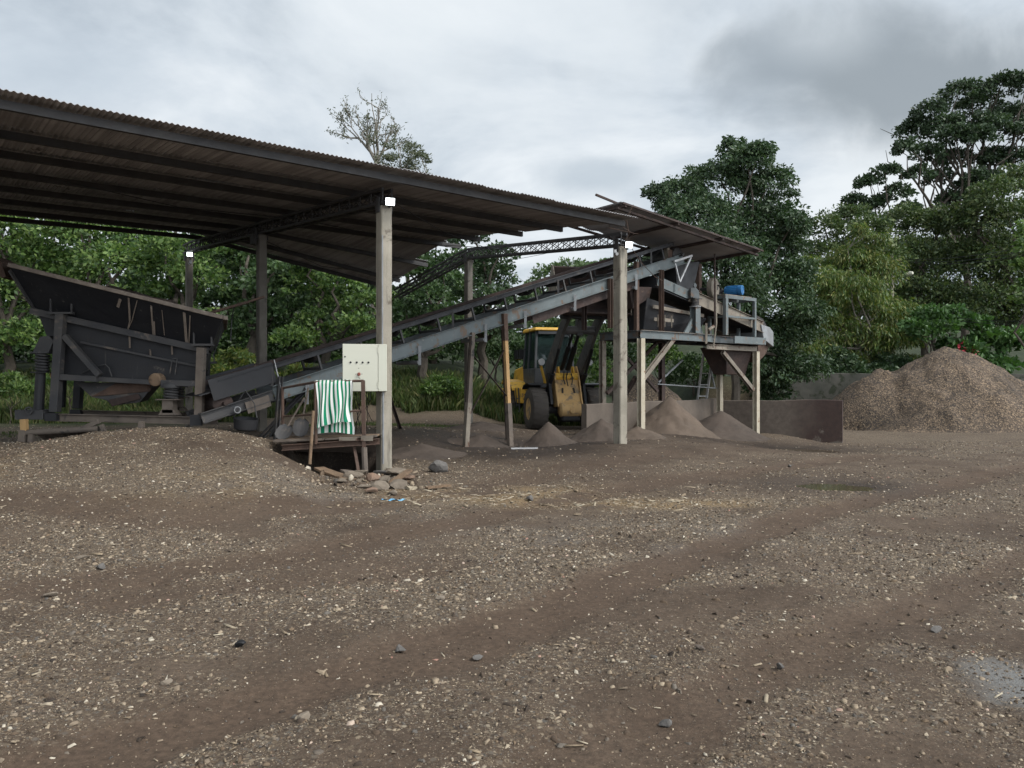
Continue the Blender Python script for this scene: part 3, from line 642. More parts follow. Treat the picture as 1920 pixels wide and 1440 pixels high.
# belt : carrying strand, return strand, head and tail wraps
def belt_strand(h, w, sag):
    vs = []; n = 60
    for i in range(n + 1):
        t = T0 + .1 + (T1 - T0 - .3) * i / n
        for k in range(7):
            q = (k - 3) / 3; hh = h + sag * q * q
            for th in (0, -.014): vs.append(S(t, 3 + q * w / 2, cz(t)) + cu * (hh + th))
    fs = []
    for i in range(n):
        for k in range(6):
            a = i * 14 + k * 2; b = a + 14
            fs += [(a, b, b + 2, a + 2), (a + 1, a + 3, b + 3, b + 1)]
        a = i * 14; b = a + 14; fs += [(a, a + 1, b + 1, b), (a + 12, b + 12, b + 13, a + 13)]
    return MB().add(vs, fs)
obj('belt', belt_strand(.42, .74, .07), m_belt, conv)
mb = belt_strand(-.16, .7, 0); bt = obj('return_belt', mb, m_belt, conv)
for i, t in enumerate(np.arange(-.9, 11.0, .95)):
    mb = MB(); c = S(t, 3, cz(t)) + cu * .36
    mb.tube(c - V3 * .17, c + V3 * .17, .05, n=10)
    for sd in (-1, 1): mb.tube(c + V3 * sd * .18, c + V3 * sd * .37 + cu * .085, .05, n=10)
    for sd in (-1, 1): mb.beam(S(t, 3 + sd * .42, cz(t)) + cu * .14, S(t, 3 + sd * .42, cz(t)) + cu * .46, .05, .04)
    mb.beam(S(t, SN + .06, cz(t)) + cu * .18, S(t, SF - .06, cz(t)) + cu * .18, .06, .05, cu)
    obj('idler', mb, m_blackr, conv, smooth=True)
for t in (-.35, 2.25, 4.05, 5.25, 6.9, 9.2):
    mb = MB(); c = S(t, 2.5, cz(t)); mb.beam(c - cu * .0 - V3 * .02, c - Z3 * .42 - V3 * .02, .06, .02); mb.tube(S(t, 2.52, cz(t) - .36), S(t, 3.45, cz(t) - .36), .045, n=10)
    obj('return_roller', mb, m_grey, conv)
for t in (-1.0, 1.4, 3.2, 6.4, 9.9):
    mb = MB(); c = S(t, SN - .005, cz(t)); mb.beam(c + cu * .15 - V3 * .03, c + cu * .52 + U3 * .1 - V3 * .03, .05, .012); obj('skirt_bracket', mb, m_blackr, conv)
# legs
def leg(a, b, w, mat, sleeve=None, nm='leg'):
    a, b = np.asarray(a), np.asarray(b); mb = MB()
    if sleeve: mb.beam(a, b, w * .8, w * .8, U3)
    else: mb.channel(a, b, w, w * 1.0, 1, .012, U3)
    l = obj(nm, mb, mat, conv)
    if sleeve:
        mb = MB(); m = a + (b - a) * sleeve[0]; mb.beam(m, b, w * 1.02, w * 1.02, U3); obj('sleeve', mb, sleeve[1], l)
def ptg(px, py, d): q = P(px, py, d); q[2] = gz(q[0], q[1]) - .05; return q
La = S(3.69, 2.5, cz(3.69) - .1); Lb = ptg(873, 835, 17.75)
leg(La, Lb, .11, m_dusty, (.6, m_creamd))
Ra = S(4.61, 2.5, cz(4.61) + .1); Rb = ptg(957, 838, 18.35)
leg(Ra, Rb, .115, m_tan, (.66, m_dusty)); 
mb = MB(); mb.beam(Ra, Ra + (Rb - Ra) * .2, .11, .11, U3); obj('leg_bracket', mb, m_rust, conv)
La2 = S(4.35, 3.5, cz(4.35) - .1); Lb2 = S(4.2, 3.6, 0); Lb2[2] = gz(Lb2[0], Lb2[1]) - .05; Ra2 = S(5.3, 3.5, cz(5.3) - .1); Rb2 = S(5.55, 3.6, 0); Rb2[2] = gz(Rb2[0], Rb2[1]) - .05
leg(La2, Lb2, .07, m_rustd); leg(Ra2, Rb2, .07, m_rustd)
mb = MB(); mb.beam(La + (Lb - La) * .18, Rb + (Ra - Rb) * .38, .06, .012); mb.beam(La + (Lb - La) * .75 + V3 * .02, Ra + (Rb - Ra) * .25 + V3 * .02, .06, .012); mb.beam(La + (Lb - La) * .5, La2 + (Lb2 - La2) * .5, .05, .05)
obj('cross_brace', mb, m_rustd, conv)
leg(S(1.75, 3.5, cz(1.75) - .12), ptg(751, 798, 19), .07, m_rustd)
leg(S(-.35, 2.55, cz(-.35) - .1), ptg(470, 790, 15.2), .07, m_blackr, nm='leg')
leg(S(-.3, 3.5, cz(-.3) - .1), ptg(505, 800, 16.2), .07, m_blackr)
leg(S(-.9, 2.5, cz(-.9) + .3), S(-1.0, 2.5, gz(*S(-1, 2.5, 0)[:2]) + .05), .08, m_blackr)
for t in (8.15, 10.2):
    leg(S(t, 2.5, cz(t) + (.12 if t < 9 else -.1)), S(t, 2.5, PLZ), .1, m_rust); leg(S(t, 3.5, cz(t) - .1), S(t, 3.5, PLZ), .1, m_rustd)
# tail box, side guards and take-up
mb = MB(); 
for s in (SN - .03, SF + .03): mb.beam(S(-2.2, s, cz(-2.2) + .44), S(-1.0, s, cz(-1.0) + .42), .02, .40, cu)
mb.beam(S(-2.22, SN, cz(-2.2) + .4), S(-2.22, SF, cz(-2.2) + .4), .36, .02, cu)
obj('loading_skirt', mb, m_black, conv)
mb = MB(); mb.beam(S(-1.02, SN - .05, cz(-1.02) + .66), S(-.84, SN - .05, cz(-.84) - .12), .05, .014, U3); obj('skirt_strap', mb, m_silver, conv)
mb = MB()
for s in (SN, SF): mb.channel(S(-2.35, s, cz(-2.35) - .02), S(-1.02, s, cz(-1.02) - .02), .07, .2, 1 if s == SN else -1, .012, cu)
obj('tail_frame', mb, m_blackr, conv); mb = MB(); mb.beam(S(-1.55, SN - .05, cz(-1.55) - .1), S(-1.1, SN - .05, cz(-1.1) - .1), .03, .22, cu); obj('tail_plate', mb, m_dusty, conv); mb = MB(); mb.beam(S(-2.3, SN + .06, cz(-2.3)), S(-2.3, SF - .06, cz(-2.3)), .06, .1)
obj('tail_frame', mb, m_blackr, conv)
mb = MB(); c = S(-1.95, 3, cz(-1.95) + .12); mb.lathe(c - V3 * .42, V3, [(.16, 0), (.19, .02), (.19, .82), (.16, .84)], 20); mb.tube(c - V3 * .56, c + V3 * .56, .035); obj('tail_pulley', mb, m_rustd, conv, smooth=True)
mb = MB(); c = S(-1.75, 2.45, cz(-1.75) - .06); mb.lathe(c, -V3, [(.05, 0), (.065, 0), (.065, .06), (.05, .06), (.05, 0)], 16, False); obj('bearing', mb, m_grey, conv, smooth=True)
mb = MB(); c = S(11.1, 3, cz(11.1) + .14); mb.lathe(c - V3 * .42, V3, [(.2, 0), (.23, .02), (.23, .82), (.2, .84)], 22); mb.tube(c - V3 * .6, c + V3 * .56, .04); obj('head_pulley', mb, m_belt, conv, smooth=True)
mb = MB(); g = P(1268, 491, 22.9); mb.prism([g + U3 * math.cos(a) * r + Z3 * math.sin(a) * r for r, aa in ((.27, range(200, 20, -20)), (.17, range(20, 201, 20))) for a in [math.radians(q) for q in aa]], V3 * .1); obj('pulley_guard', mb, m_guard, conv, bevel=.008)
mb = MB(); mb.beam(P(1250, 465, 22.3), P(1253, 498, 22.35), .13, .1); obj('head_bracket', mb, m_creamd, conv)
mb = MB(); mb.beam(S(10.75, 2.45, cz(10.75) + .02), S(11.55, 2.45, cz(11.55) + .02), .06, .06); mb.beam(S(11.5, 2.45, cz(11.5) - .02), S(11.0, 2.45, cz(11.0) - .62), .05, .05); mb.beam(S(11.0, 2.45, cz(11.0) - .62), S(10.8, 2.45, cz(10.8) - .05), .035, .035); obj('chute_brace', mb, m_silver, conv)
# chute from the head pulley down to the screen
mb = MB(); tA, tB = 10.95, 12.0; zt = cz(11.1) + .0
mb.hexa([S(tA + .1, 2.6, 4.35), S(tB - .2, 2.6, 4.25), S(tB - .2, 3.4, 4.25), S(tA + .1, 3.4, 4.35), S(tA, 2.55, zt - .12), S(tB + .05, 2.55, zt + .05), S(tB + .05, 3.45, zt + .05), S(tA, 3.45, zt - .12)])
obj('discharge_chute', mb, m_black, conv, bevel=.01)

# drive and cover sheet under the upper run
mb = MB(); mb.beam(S(5.6, 2.62, cz(5.6) - .30), S(9.3, 2.62, cz(9.3) - .30), .012, .2, cu); mb.beam(S(5.6, 3.38, cz(5.6) - .30), S(9.3, 3.38, cz(9.3) - .30), .012, .2, cu); obj('under_cover', mb, m_rustd, conv)

# ================================================================ SCREENING PLATFORM
plat = thing('steel_platform', 'raised blue grey steel platform on cream legs carrying the screen', 'platform', S(12, 3, 0))
PT0, PT1, PS0, PS1 = 9.16, 14.9, 2.3, 3.85
def ib(a, b, mat, nm='deck_beam', w=.12, h=.22): 
    mb = MB(); mb.ibeam(a, b, w, h); obj(nm, mb, mat, plat, bevel=.002)
zb = PLZ - .13
ib(S(PT0, PS0, zb), S(12.3, PS0, zb), m_blue); ib(S(12.3, PS0 + .25, zb), S(PT1, PS0 + .25, zb - .0), m_blued, w=.1, h=.2); ib(S(PT0 - .01, PS0 + .07, zb), S(PT0 - .01, PS1, zb), m_blued)
ib(S(PT1, PS0 + .2, zb - .24), S(12.2, PS0 + .12, zb - .24), m_creamd, w=.1, h=.15); ib(S(PT1 + .06, PS0, zb), S(PT1 + .06, PS1, zb), m_blued); ib(S(PT0, PS1, zb), S(PT1, PS1, zb), m_blued)
mb = MB(); mb.box(S(14.15, PS0 - .05, zb), (1.65, .06, .22), (U3, V3, Z3)); obj('end_plate', mb, m_blue, plat, bevel=.004)
for t in (10.6, 12.0, 13.5): ib(S(t, PS0 + .35, zb - .03), S(t, PS1 - .07, zb - .03), m_blued, w=.1, h=.14)
mb = MB(); mb.beam(S(PT0 + .05, 3.22, PLZ - .005), S(PT1, 3.22, PLZ - .005), 1.2, .012); obj('deck_plate', mb, m_rustd, plat)
mb = MB(); mb.beam(S(9.25, PS0 + .14, PLZ - .008), S(12.3, PS0 + .14, PLZ - .008), .2, .014); obj('walk_plank', mb, m_wood, plat)
def pleg(t, s, mat, low=None, w=.16, top=None):
    q = S(t, s, 0); g = gz(q[0], q[1]) - .1; mb = MB(); top = top or zb - .113
    mb.ibeam([q[0], q[1], g], [q[0], q[1], top], w, w, .014, .012, V3); obj('leg', mb, mat, plat, bevel=.002)
pleg(PT0 + .03, PS0, m_cream); pleg(14.85, PS0 + .2, m_cream, top=zb - .32); pleg(PT0, PS1 - .1, m_creamd, w=.15); pleg(11.5, PS1 - .3, m_rustd, w=.15); pleg(14.5, PS1 - .2, m_cream, w=.15)
def brace(a, b, mat, w=.11):
    mb = MB(); mb.channel(a, b, w, w, 1, .012, V3); obj('brace', mb, mat, plat)
brace(S(PT0 + .1, PS0 + .02, 1.55), S(10.6, PS0 + .02, zb - .12), m_creamd); brace(S(14.75, PS0 + .22, 1.35), S(13.15, PS0 + .22, zb - .33), m_creamd)
brace(S(PT0, PS1 - .3, 1.2), S(11.2, PS1 - .4, zb - .14), m_rustd, .08); brace(S(11.2, PS1 - .42, 1.3), S(9.4, PS1 - .3, zb - .14), m_rustd, .07); brace(S(PT0, PS0 + .2, 1.7), S(PT0, PS1 - .3, .45), m_rustd, .1)
mb = MB(); mb.beam(S(12.6, PS1 - .2, 2.25), S(11.3, PS1 - .35, 1.55), .04, .04); mb.beam(S(11.2, PS1 - .4, 1.5), S(14.8, PS1 - .1, 1.35), .03, .03); obj('tie_bar', mb, m_grey, plat)
# rod railings and clutter at the ladder head
mb = MB(); mb.beam(S(11.95, PS0 - .06, PLZ - .3), S(11.95, PS0 - .06, PLZ + .3), .06, .06); mb.tube(S(12.0, PS0 - .1, PLZ + .1), S(12.25, PS0 - .1, PLZ + .22), .05); mb.path([S(12.3, 2.25, PLZ - .4), S(12.45, 2.25, PLZ + .3), S(12.5, 2.3, PLZ + 1.6)], .025, 7); obj('ladder_head_post', mb, m_creamd, plat)

# vibrating screen: inclined box
scr = thing('vibrating_screen', 'inclined vibrating screen box with blue grey side plate and spring supports', 'screen', S(12, 3, PLZ))
def sz(t): return 4.40 - (t - 10.17) * .207
sd_ = nrm(U3 - Z3 * .207); su = nrm(np.cross(np.cross(sd_, Z3), sd_))
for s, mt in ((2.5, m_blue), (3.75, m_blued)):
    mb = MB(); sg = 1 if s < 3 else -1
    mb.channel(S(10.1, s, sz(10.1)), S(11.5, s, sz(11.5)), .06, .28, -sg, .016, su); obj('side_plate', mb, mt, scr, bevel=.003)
    mb = MB(); mb.beam(S(11.5, s, sz(11.5) - .02), S(15.2, s, sz(15.2) - .02), .016, .36, su); mb.beam(S(11.5, s - .03 * sg, sz(11.5) + .16), S(15.2, s - .03 * sg, sz(15.2) + .16), .06, .012, su); mb.beam(S(11.5, s - .03 * sg, sz(11.5) - .2), S(15.2, s - .03 * sg, sz(15.2) - .2), .06, .012, su); obj('lower_side_plate', mb, m_creamd if s < 3 else m_blued, scr)
mb = MB(); mb.beam(S(10.09, 2.52, sz(10.1)), S(10.09, 3.74, sz(10.1)), .02, .34, Z3); mb.beam(S(10.1, 3.12, sz(10.1) - .18), S(15.2, 3.12, sz(15.2) - .18), 1.2, .02, su); mb.beam(S(10.4, 3.12, sz(10.4) + .02), S(15.2, 3.12, sz(15.2) + .02), 1.2, .02, su); obj('screen_deck', mb, m_black, scr)
mb = MB(); mb.hexa([S(9.35, 2.75, 3.6), S(10.05, 2.75, 3.95), S(10.05, 3.7, 3.95), S(9.35, 3.7, 3.6), S(9.15, 2.7, 4.2), S(10.05, 2.65, 4.25), S(10.05, 3.75, 4.25), S(9.15, 3.75, 4.2)]); obj('feed_pan', mb, m_rustd, scr, bevel=.01)
mb = MB(); mb.beam(S(10.2, 2.46, sz(10.2) + .1), S(10.2, 2.46, sz(10.2) - .12), .03, .02); mb.beam(S(10.8, 2.46, sz(10.8) + .12), S(10.8, 2.46, sz(10.8) - .12), .03, .02); obj('stiffener', mb, m_blue, scr)
for s in (2.5, 3.75):
    tt = 11.62; q = S(tt, s - .12 if s < 3 else s + .12, 0)
    mb = MB(); z0 = sz(tt) - .12; mb.prism([q + U3 * a + Z3 * b for a, b in ((-.2, sz(tt) - .06 - .0), (.2, sz(tt) - .06), (.17, sz(tt) + .16), (.02, sz(tt) + .24), (-.2, sz(tt) + .2))], V3 * .05); mb.box(q + Z3 * (sz(tt) - .08) + V3 * .02, (.42, .22, .02), (U3, V3, Z3)); mb.lathe(q + Z3 * (sz(tt) + .3), V3, [(.05, 0), (.07, 0), (.07, .03), (.05, .03)], 14); obj('spring_bracket', mb, m_blued, scr)
    mb = MB(); zt_ = sz(tt) - .1; mb.coil(q + Z3 * (zt_ - .22), q + Z3 * zt_, .1, .02, 5); obj('spring', mb, m_blackr, scr, smooth=True)
    mb = MB(); zs = zt_ - .235; mb.lathe(q + Z3 * zs, Z3, [(.17, 0), (.17, .015)], 18); obj('spring_seat', mb, m_silver, scr)
    mb = MB(); mb.ibeam(q + Z3 * PLZ, q + Z3 * zs, .22, .22, .014, .012, V3); obj('stand', mb, m_blue, scr, bevel=.002)
    mb = MB()
    for sg in (-1, 1): mb.prism([q + U3 * sg * a + Z3 * (PLZ + b) for a, b in ((.13, .45), (.5 if sg < 0 else .38, .0), (.3 if sg < 0 else .2, 0.0), (.125, .2))], V3 * .04)
    obj('gusset', mb, m_blue, scr)
# lower dark works under the screen
mb = MB(); mb.hexa([S(10.0, 2.95, PLZ + .02), S(12.4, 2.95, PLZ + .02), S(12.4, 3.5, PLZ + .02), S(10.0, 3.5, PLZ + .02), S(9.9, 2.72, 3.95), S(12.6, 2.72, 3.5), S(12.6, 3.6, 3.5), S(9.9, 3.6, 3.95)]); obj('under_hopper', mb, m_black, scr, bevel=.01)
mb = MB(); mb.beam(S(10.1, 2.68, PLZ + .72), S(12.4, 2.68, PLZ + .58), .03, .1); mb.beam(S(10.15, 2.68, PLZ + .36), S(11.0, 2.68, PLZ + .36), .02, .1); 
for t in (10.3, 10.6, 10.9): mb.beam(S(t, 2.66, PLZ + .15), S(t, 2.66, PLZ + .5), .02, .04)
obj('under_frame', mb, m_creamd, scr)
mb = MB(); mb.prism([S(15.05, 2.45, 3.42), S(15.55, 2.45, 3.35), S(15.75, 2.45, 3.2), S(15.75, 2.45, 2.72), S(15.2, 2.45, 2.95)], V3 * 1.25); obj('end_chute', mb, m_grey, scr, bevel=.01)
mb = MB(); mb.prism([S(15.1, 2.6, 2.92), S(15.72, 2.6, 2.7), S(15.5, 2.6, 2.45), S(15.1, 2.6, 2.2)], V3 * 1.0); obj('lower_chute', mb, m_rust, scr, bevel=.01)
mb = MB(); mb.prism([S(15.0, 2.55, 3.5), S(15.55, 2.55, 3.3), S(15.55, 2.55, 3.36), S(15.3, 2.55, 3.62), S(14.8, 2.55, 3.75)], V3 * 1.1); obj('rubber_apron', mb, m_belt, scr)
mb = MB(); mb.hexa([S(13.7, 2.8, 1.8), S(14.7, 2.8, 1.8), S(14.7, 3.3, 1.8), S(13.7, 3.3, 1.8), S(13.4, 2.6, 2.66), S(14.8, 2.6, 2.6), S(14.8, 3.6, 2.6), S(13.4, 3.6, 2.66)]); obj('bottom_hopper', mb, m_rustd, scr, bevel=.01)

# motor table with blue motor, exciter pulley
tab = thing('motor_stand', 'blue grey square steel stand on the platform carrying the motor', 'stand', S(14, 2.5, PLZ))
ta, tb, sa, sb = 13.05, 14.55, 2.36, 2.95; zt = 4.22
for t, s in ((ta, sa), (tb, sa), (ta, sb), (tb, sb), (13.0, 2.9)):
    mb = MB(); wv = .12 if (t, s) == (ta, sa) else .09
    mb.beam(S(t, s, PLZ + .002), S(t, s, zt - .1), wv, wv, V3); 
    if (t, s) != (13.0, 2.9): obj('leg', mb, m_blue, tab, bevel=.003)
mb = MB()
for z, hh in ((zt - .05, .1), (PLZ + .58, .06)):
    mb.beam(S(ta - .06, sa, z), S(tb + .05, sa, z), .08, hh); mb.beam(S(ta - .06, sb, z), S(tb + .05, sb, z), .08, hh); mb.beam(S(ta, sa + .045, z - .002), S(ta, sb - .045, z - .002), .08, hh); mb.beam(S(tb, sa + .045, z - .002), S(tb, sb - .045, z - .002), .08, hh)
obj('frame', mb, m_blue, tab)
mb = MB(); mb.box(S((ta + tb) / 2 - .05, (sa + sb) / 2, zt + .018), (1.35, .55, .03), (U3, V3, Z3)); obj('base_plate', mb, m_creamd, tab)
mot = thing('electric_motor', 'bright blue electric motor on the motor stand', 'motor', S(13.85, 2.65, zt + .035))
mc = S(13.78, 2.62, zt + .21); md_ = nrm([.82, -.57, 0])
mb = MB(); mb.lathe(mc - md_ * .26, md_, [(.06, 0), (.13, .02), (.145, .06), (.145, .40), (.13, .44), (.13, .45)], 26); obj('body', mb, m_motor, mot, smooth=True)
mb = MB(); mb.lathe(mc + md_ * .19, md_, [(.152, 0), (.155, .09), (.15, .12), (.11, .125), (.1, .115)], 26); obj('fan_cover', mb, m_motor, mot, smooth=True)
mb = MB()
for k in range(16):
    a = 2 * math.pi * k / 16; d_, r_, u_ = basis(md_); mb.beam(mc - md_ * .18 + (r_ * math.cos(a) + u_ * math.sin(a)) * .15, mc + md_ * .17 + (r_ * math.cos(a) + u_ * math.sin(a)) * .15, .01, .02, (r_ * math.cos(a) + u_ * math.sin(a)))
obj('cooling_fins', mb, m_motor, mot)
mb = MB(); mb.box(mc - Z3 * .165, (.3, .22, .04), (md_, nrm(np.cross(Z3, md_)), Z3)); obj('foot', mb, m_rust, mot)
mb = MB(); mb.tube(mc - md_ * .26, mc - md_ * .42, .03); mb.lathe(mc - md_ * .42, md_, [(.08, 0), (.09, .01), (.07, .05), (.09, .09), (.08, .1)], 18); obj('shaft_pulley', mb, m_blackr, mot, smooth=True)
exc = thing('exciter_pulley', 'worn round belt pulley guard left of the blue motor', 'pulley', P(1335, 548, 23.6))
pc = P(1337, 541, 23.6); mb = MB(); mb.lathe(pc - md_ * .1, md_, [(.1, 0), (.3, 0), (.33, .03), (.33, .16), (.3, .19), (.1, .19)], 26); obj('wheel', mb, m_creamd, exc, smooth=True)
mb = MB(); mb.beam(pc + Z3 * -.33 - md_ * .05, pc + Z3 * -.62 - md_ * .05, .18, .1); mb.tube(pc - md_ * .4, pc + md_ * .15, .05); obj('shaft', mb, m_blackr, exc)
mb = MB(); mb.beam(pc + Z3 * .1 + md_ * .15, mc - md_ * .37 + Z3 * .07, .05, .012); mb.beam(pc - Z3 * .2 + md_ * .15, mc - md_ * .37 - Z3 * .07, .05, .012); obj('drive_belt', mb, m_belt, exc)
# ladder
lad = thing('ladder', 'grey steel ladder rising behind the bunker wall to the platform', 'ladder', P(1317, 790, 25.9))
l0, l1, m0, m1 = P(1309, 748, 25.9), P(1323, 640, 25.3), P(1326, 748, 25.9), P(1341, 640, 25.3)
for a, b, w in ((l0, l1, .05), (m0, m1, .06)):
    d_ = (b - a); mb = MB(); mb.channel(a - d_ * .28, b + d_ * .06, w, .05, 1, .01, U3); obj('side_rail', mb, m_silver, lad)
for k in (-.15, .05, .25, .45, .65, .85): 
    mb = MB(); mb.beam(l0 + (l1 - l0) * k, m0 + (m1 - m0) * k, .035, .03); obj('rung', mb, m_silver, lad)
mb = MB(); mb.beam(P(1332, 690, 25.5), P(1340, 726, 25.6), .04, .04); mb.beam(P(1325, 727, 25.7), P(1352, 728, 25.7), .04, .04); obj('stay', mb, m_grey, lad)
# ================================================================ VIBRATING FEEDER HOPPER
FY = 14.4; FB = 16.3
def H(px, py, y=FY): q = P(px, py, FY); q[1] = y; q[0] -= .36 * max(0, y - FY); return q
fd = thing('feeder_hopper', 'big black steel vibrating feeder hopper with sloped rim on coil springs', 'hopper', H(240, 790, 15.3))
def slab(poly, y0, y1, nm, mat, bevel=.006, par=fd):
    mb = MB(); mb.prism([H(a, b, y0) for a, b in poly], (-.36 * (y1 - y0), y1 - y0, 0)); return obj(nm, mb, mat, par, bevel=bevel)
def skin4(a, b, c, d, th, nm, mat, par=fd):     # plate through four points
    mb = MB(); n = nrm(np.cross(b - a, d - a)) * th; mb.hexa([a, b, c, d, a + n, b + n, c + n, d + n]); return obj(nm, mb, mat, par)
RF, RB = FY - .42, FB + .42
# flared upper box: four plates
rimL, rimR, flL, flR = (18, 500), (418, 598), (64, 580), (392, 655)
A_, B_, C_, D_ = H(*flL, FY + .12), H(*flR, FY + .12), P(*rimR, RF), P(*rimL, RF)
A2, B2, C2_, D2 = H(*flL, FB - .12), H(*flR, FB - .12), C_ * [1, 0, 1] + [-.36 * (RB - RF), RB, 0], D_ * [1, 0, 1] + [-.36 * (RB - RF), RB, 0]
skin4(A_, B_, C_, D_, -.012, 'front_plate', m_blackp); skin4(A2, B2, C2_, D2, .012, 'back_plate', m_black); skin4(A_, D_, D2, A2, -.012, 'end_plate', m_black); skin4(B_, C_, C2_, B2, .012, 'end_plate', m_black)
mb = MB(); o = np.array([0, 0, .03])
mb.beam(D_ + o, C_ + o, .13, .075, (0, 0, 1)); mb.beam(D2 + o, C2_ + o, .13, .075); mb.beam(D_ + o * 1.2 + [0, .07, 0], D2 + o * 1.2 - [0, .07, 0], .12, .07); mb.beam(C_ + o * .8 + [0, .07, 0], C2_ + o * .8 - [0, .07, 0], .12, .07)
obj('rim', mb, m_rim, fd, bevel=.008)
mb = MB(); mb.prism([H(-6, 482, FY - .1), H(8, 492, FY - .1), H(18, 520, FY - .1), H(10, 523, FY - .1), H(-14, 500, FY - .1)], (0, .5, 0)); obj('spill_lip', mb, m_rust, fd)
mb = MB(); mb.beam(A_ + [-.05, -.06, -.02], B_ + [.0, -.06, -.02], .10, .12); mb.beam(A_ + [0, -.02, 0], D_ + [0, 0, -.06], .03, .1, (0, 1, 0)); obj('mid_flange', mb, m_blackr, fd, bevel=.004)
# inclined pan below
slab([(66, 584), (391, 660), (383, 690), (372, 700), (368, 712), (306, 716), (180, 716), (122, 712), (110, 690), (88, 640)], FY + .16, FB - .16, 'pan', m_black)
mb = MB(); mb.beam(H(150, 641, FY + .12), H(374, 687, FY + .12), .07, .035); obj('pan_flange', mb, m_blackr, fd)
mb = MB()
for a, b in (((243, 560), (240, 622)), ((322, 648), (322, 664)), ((281, 655), (281, 668)), ((242, 625), (242, 652))): mb.beam(H(*a, FY + .05), H(*b, FY + .11), .03, .02)
obj('stiffener', mb, m_dusty, fd)
mb = MB()
for (x0, y0, x1, y1, w_) in ((242, 558, 243, 600, .035), (243, 600, 238, 622, .02), (258, 562, 247, 600, .016), (247, 600, 237, 624, .016), (284, 572, 287, 634, .03), (288, 600, 289, 640, .045), (346, 585, 350, 648, .05), (357, 590, 354, 645, .02), (304, 580, 308, 625, .012), (226, 560, 221, 575, .05)):
    fr_ = lambda y: RF - .004 + (FY + .112 - RF) * np.clip((y - 540) / 100, 0, 1)
    ka = [np.clip((p - (500 + (x - 18) * .245)) / (80 - (x - 18) * .06), 0, 1) for x, p in ((x0, y0), (x1, y1))]
    qa = [D_ + (C_ - D_) * np.clip((x - 18) / 400, 0, 1) + (A_ + (B_ - A_) * np.clip((x - 64) / 328, 0, 1) - D_ - (C_ - D_) * np.clip((x - 18) / 400, 0, 1)) * k for x, k in ((x0, ka[0]), (x1, ka[1]))]
    n_ = nrm(np.cross(C_ - D_, A_ - D_)); n_ = -n_ if n_[1] > 0 else n_
    mb.beam(qa[0] + n_ * .014, qa[1] + n_ * .014, w_, .006, n_)
obj('dried_drips', mb, m_rim, fd)
for (x0, x1, y0, y1) in ((100, 139, 550, 588), (367, 400, 612, 647)):
    mb = MB(); yy = FY - .08; mb.beam(H(x0, y0, yy), H(x0, y1 - 2, yy), .025, .03); mb.beam(H(x1, y0 + 2, yy), H(x1, y1 - 2, yy), .025, .03); mb.beam(H(x0 - 3, y1, yy), H(x1 + 3, y1, yy), .12, .04)
    obj('bracket', mb, m_blackr, fd)
mb = MB()
for a, b in (((323, 672), (318, 700)), ((332, 672), (328, 702)), ((323, 672), (332, 672))): mb.beam(H(*a, FY + .08), H(*b, FY + .08), .02, .02)
mb.path([H(150, 700, FY + .1), H(170, 690, FY + .08), H(185, 685, FY + .08), H(196, 683, FY + .08), (H(203, 690, FY + .08)), H(208, 706, FY + .08)], .012, 6); obj('hose', mb, m_blackr, fd)
# belly below the pan with rusty patch plates
slab([(134, 716), (166, 745), (194, 751), (206, 762), (258, 755), (290, 718)], FY + .3, FB - .3, 'belly', m_blackr)
slab([(212, 719), (280, 719), (280, 734), (196, 742), (166, 744)], FY + .27, FY + .298, 'patch_plate', m_rust)
slab([(200, 750), (256, 738), (262, 748), (206, 763)], FY + .22, FY + .268, 'patch_plate', m_rustd)
mb = MB(); mb.lathe(H(292, 712, FY - .05), (0, 1, 0), [(.09, 0), (.125, .02), (.125, .2), (.09, .22)], 14); obj('exciter_end', mb, m_wood, fd, bevel=.005)
# support frame: legs, beams, brace
for yy, mt in ((FY - .05, m_blackr), (FB + .0, m_black)):
    mb = MB(); mb.beam(H(118, 588, yy), H(106, 772, yy), .15, .15, (0, 1, 0)); obj('leg', mb, m_blackr if yy < 15 else mt, fd, bevel=.004)
    mb = MB(); mb.beam(H(380, 652, yy), H(375, 779, yy), .14, .14, (0, 1, 0)); obj('leg', mb, m_dusty if yy < 15 else mt, fd, bevel=.004)
    mb = MB(); mb.beam(H(117, 707, yy), H(186, 711, yy), .12, .11); mb.beam(H(306, 718, yy), H(371, 719, yy), .12, .11); mb.beam(H(186, 711, yy + .05), H(306, 718, yy + .05), .04, .09); obj('cross_beam', mb, m_blackr, fd, bevel=.004)
    mb = MB(); mb.beam(H(124, 630, yy), H(190, 704, yy), .10, .12, (0, 1, 0)); obj('brace', mb, m_blackr, fd, bevel=.004)
    mb = MB(); mb.ibeam(H(92, 782, yy), H(410, 789, yy), .14, .14); obj('base_beam', mb, m_dusty, fd, bevel=.003)
    mb = MB(); mb.box(H(374, 787, yy - .08), (.2, .12, .2)); obj('foot_box', mb, m_black, fd); mb = MB(); mb.box(H(105, 781, yy - .08), (.22, .1, .14)); obj('foot_box', mb, m_black, fd)
mb = MB(); mb.box(H(66, 777, FY + .0), (.52, .4, .18)); obj('base_block', mb, m_blackr, fd, bevel=.006)
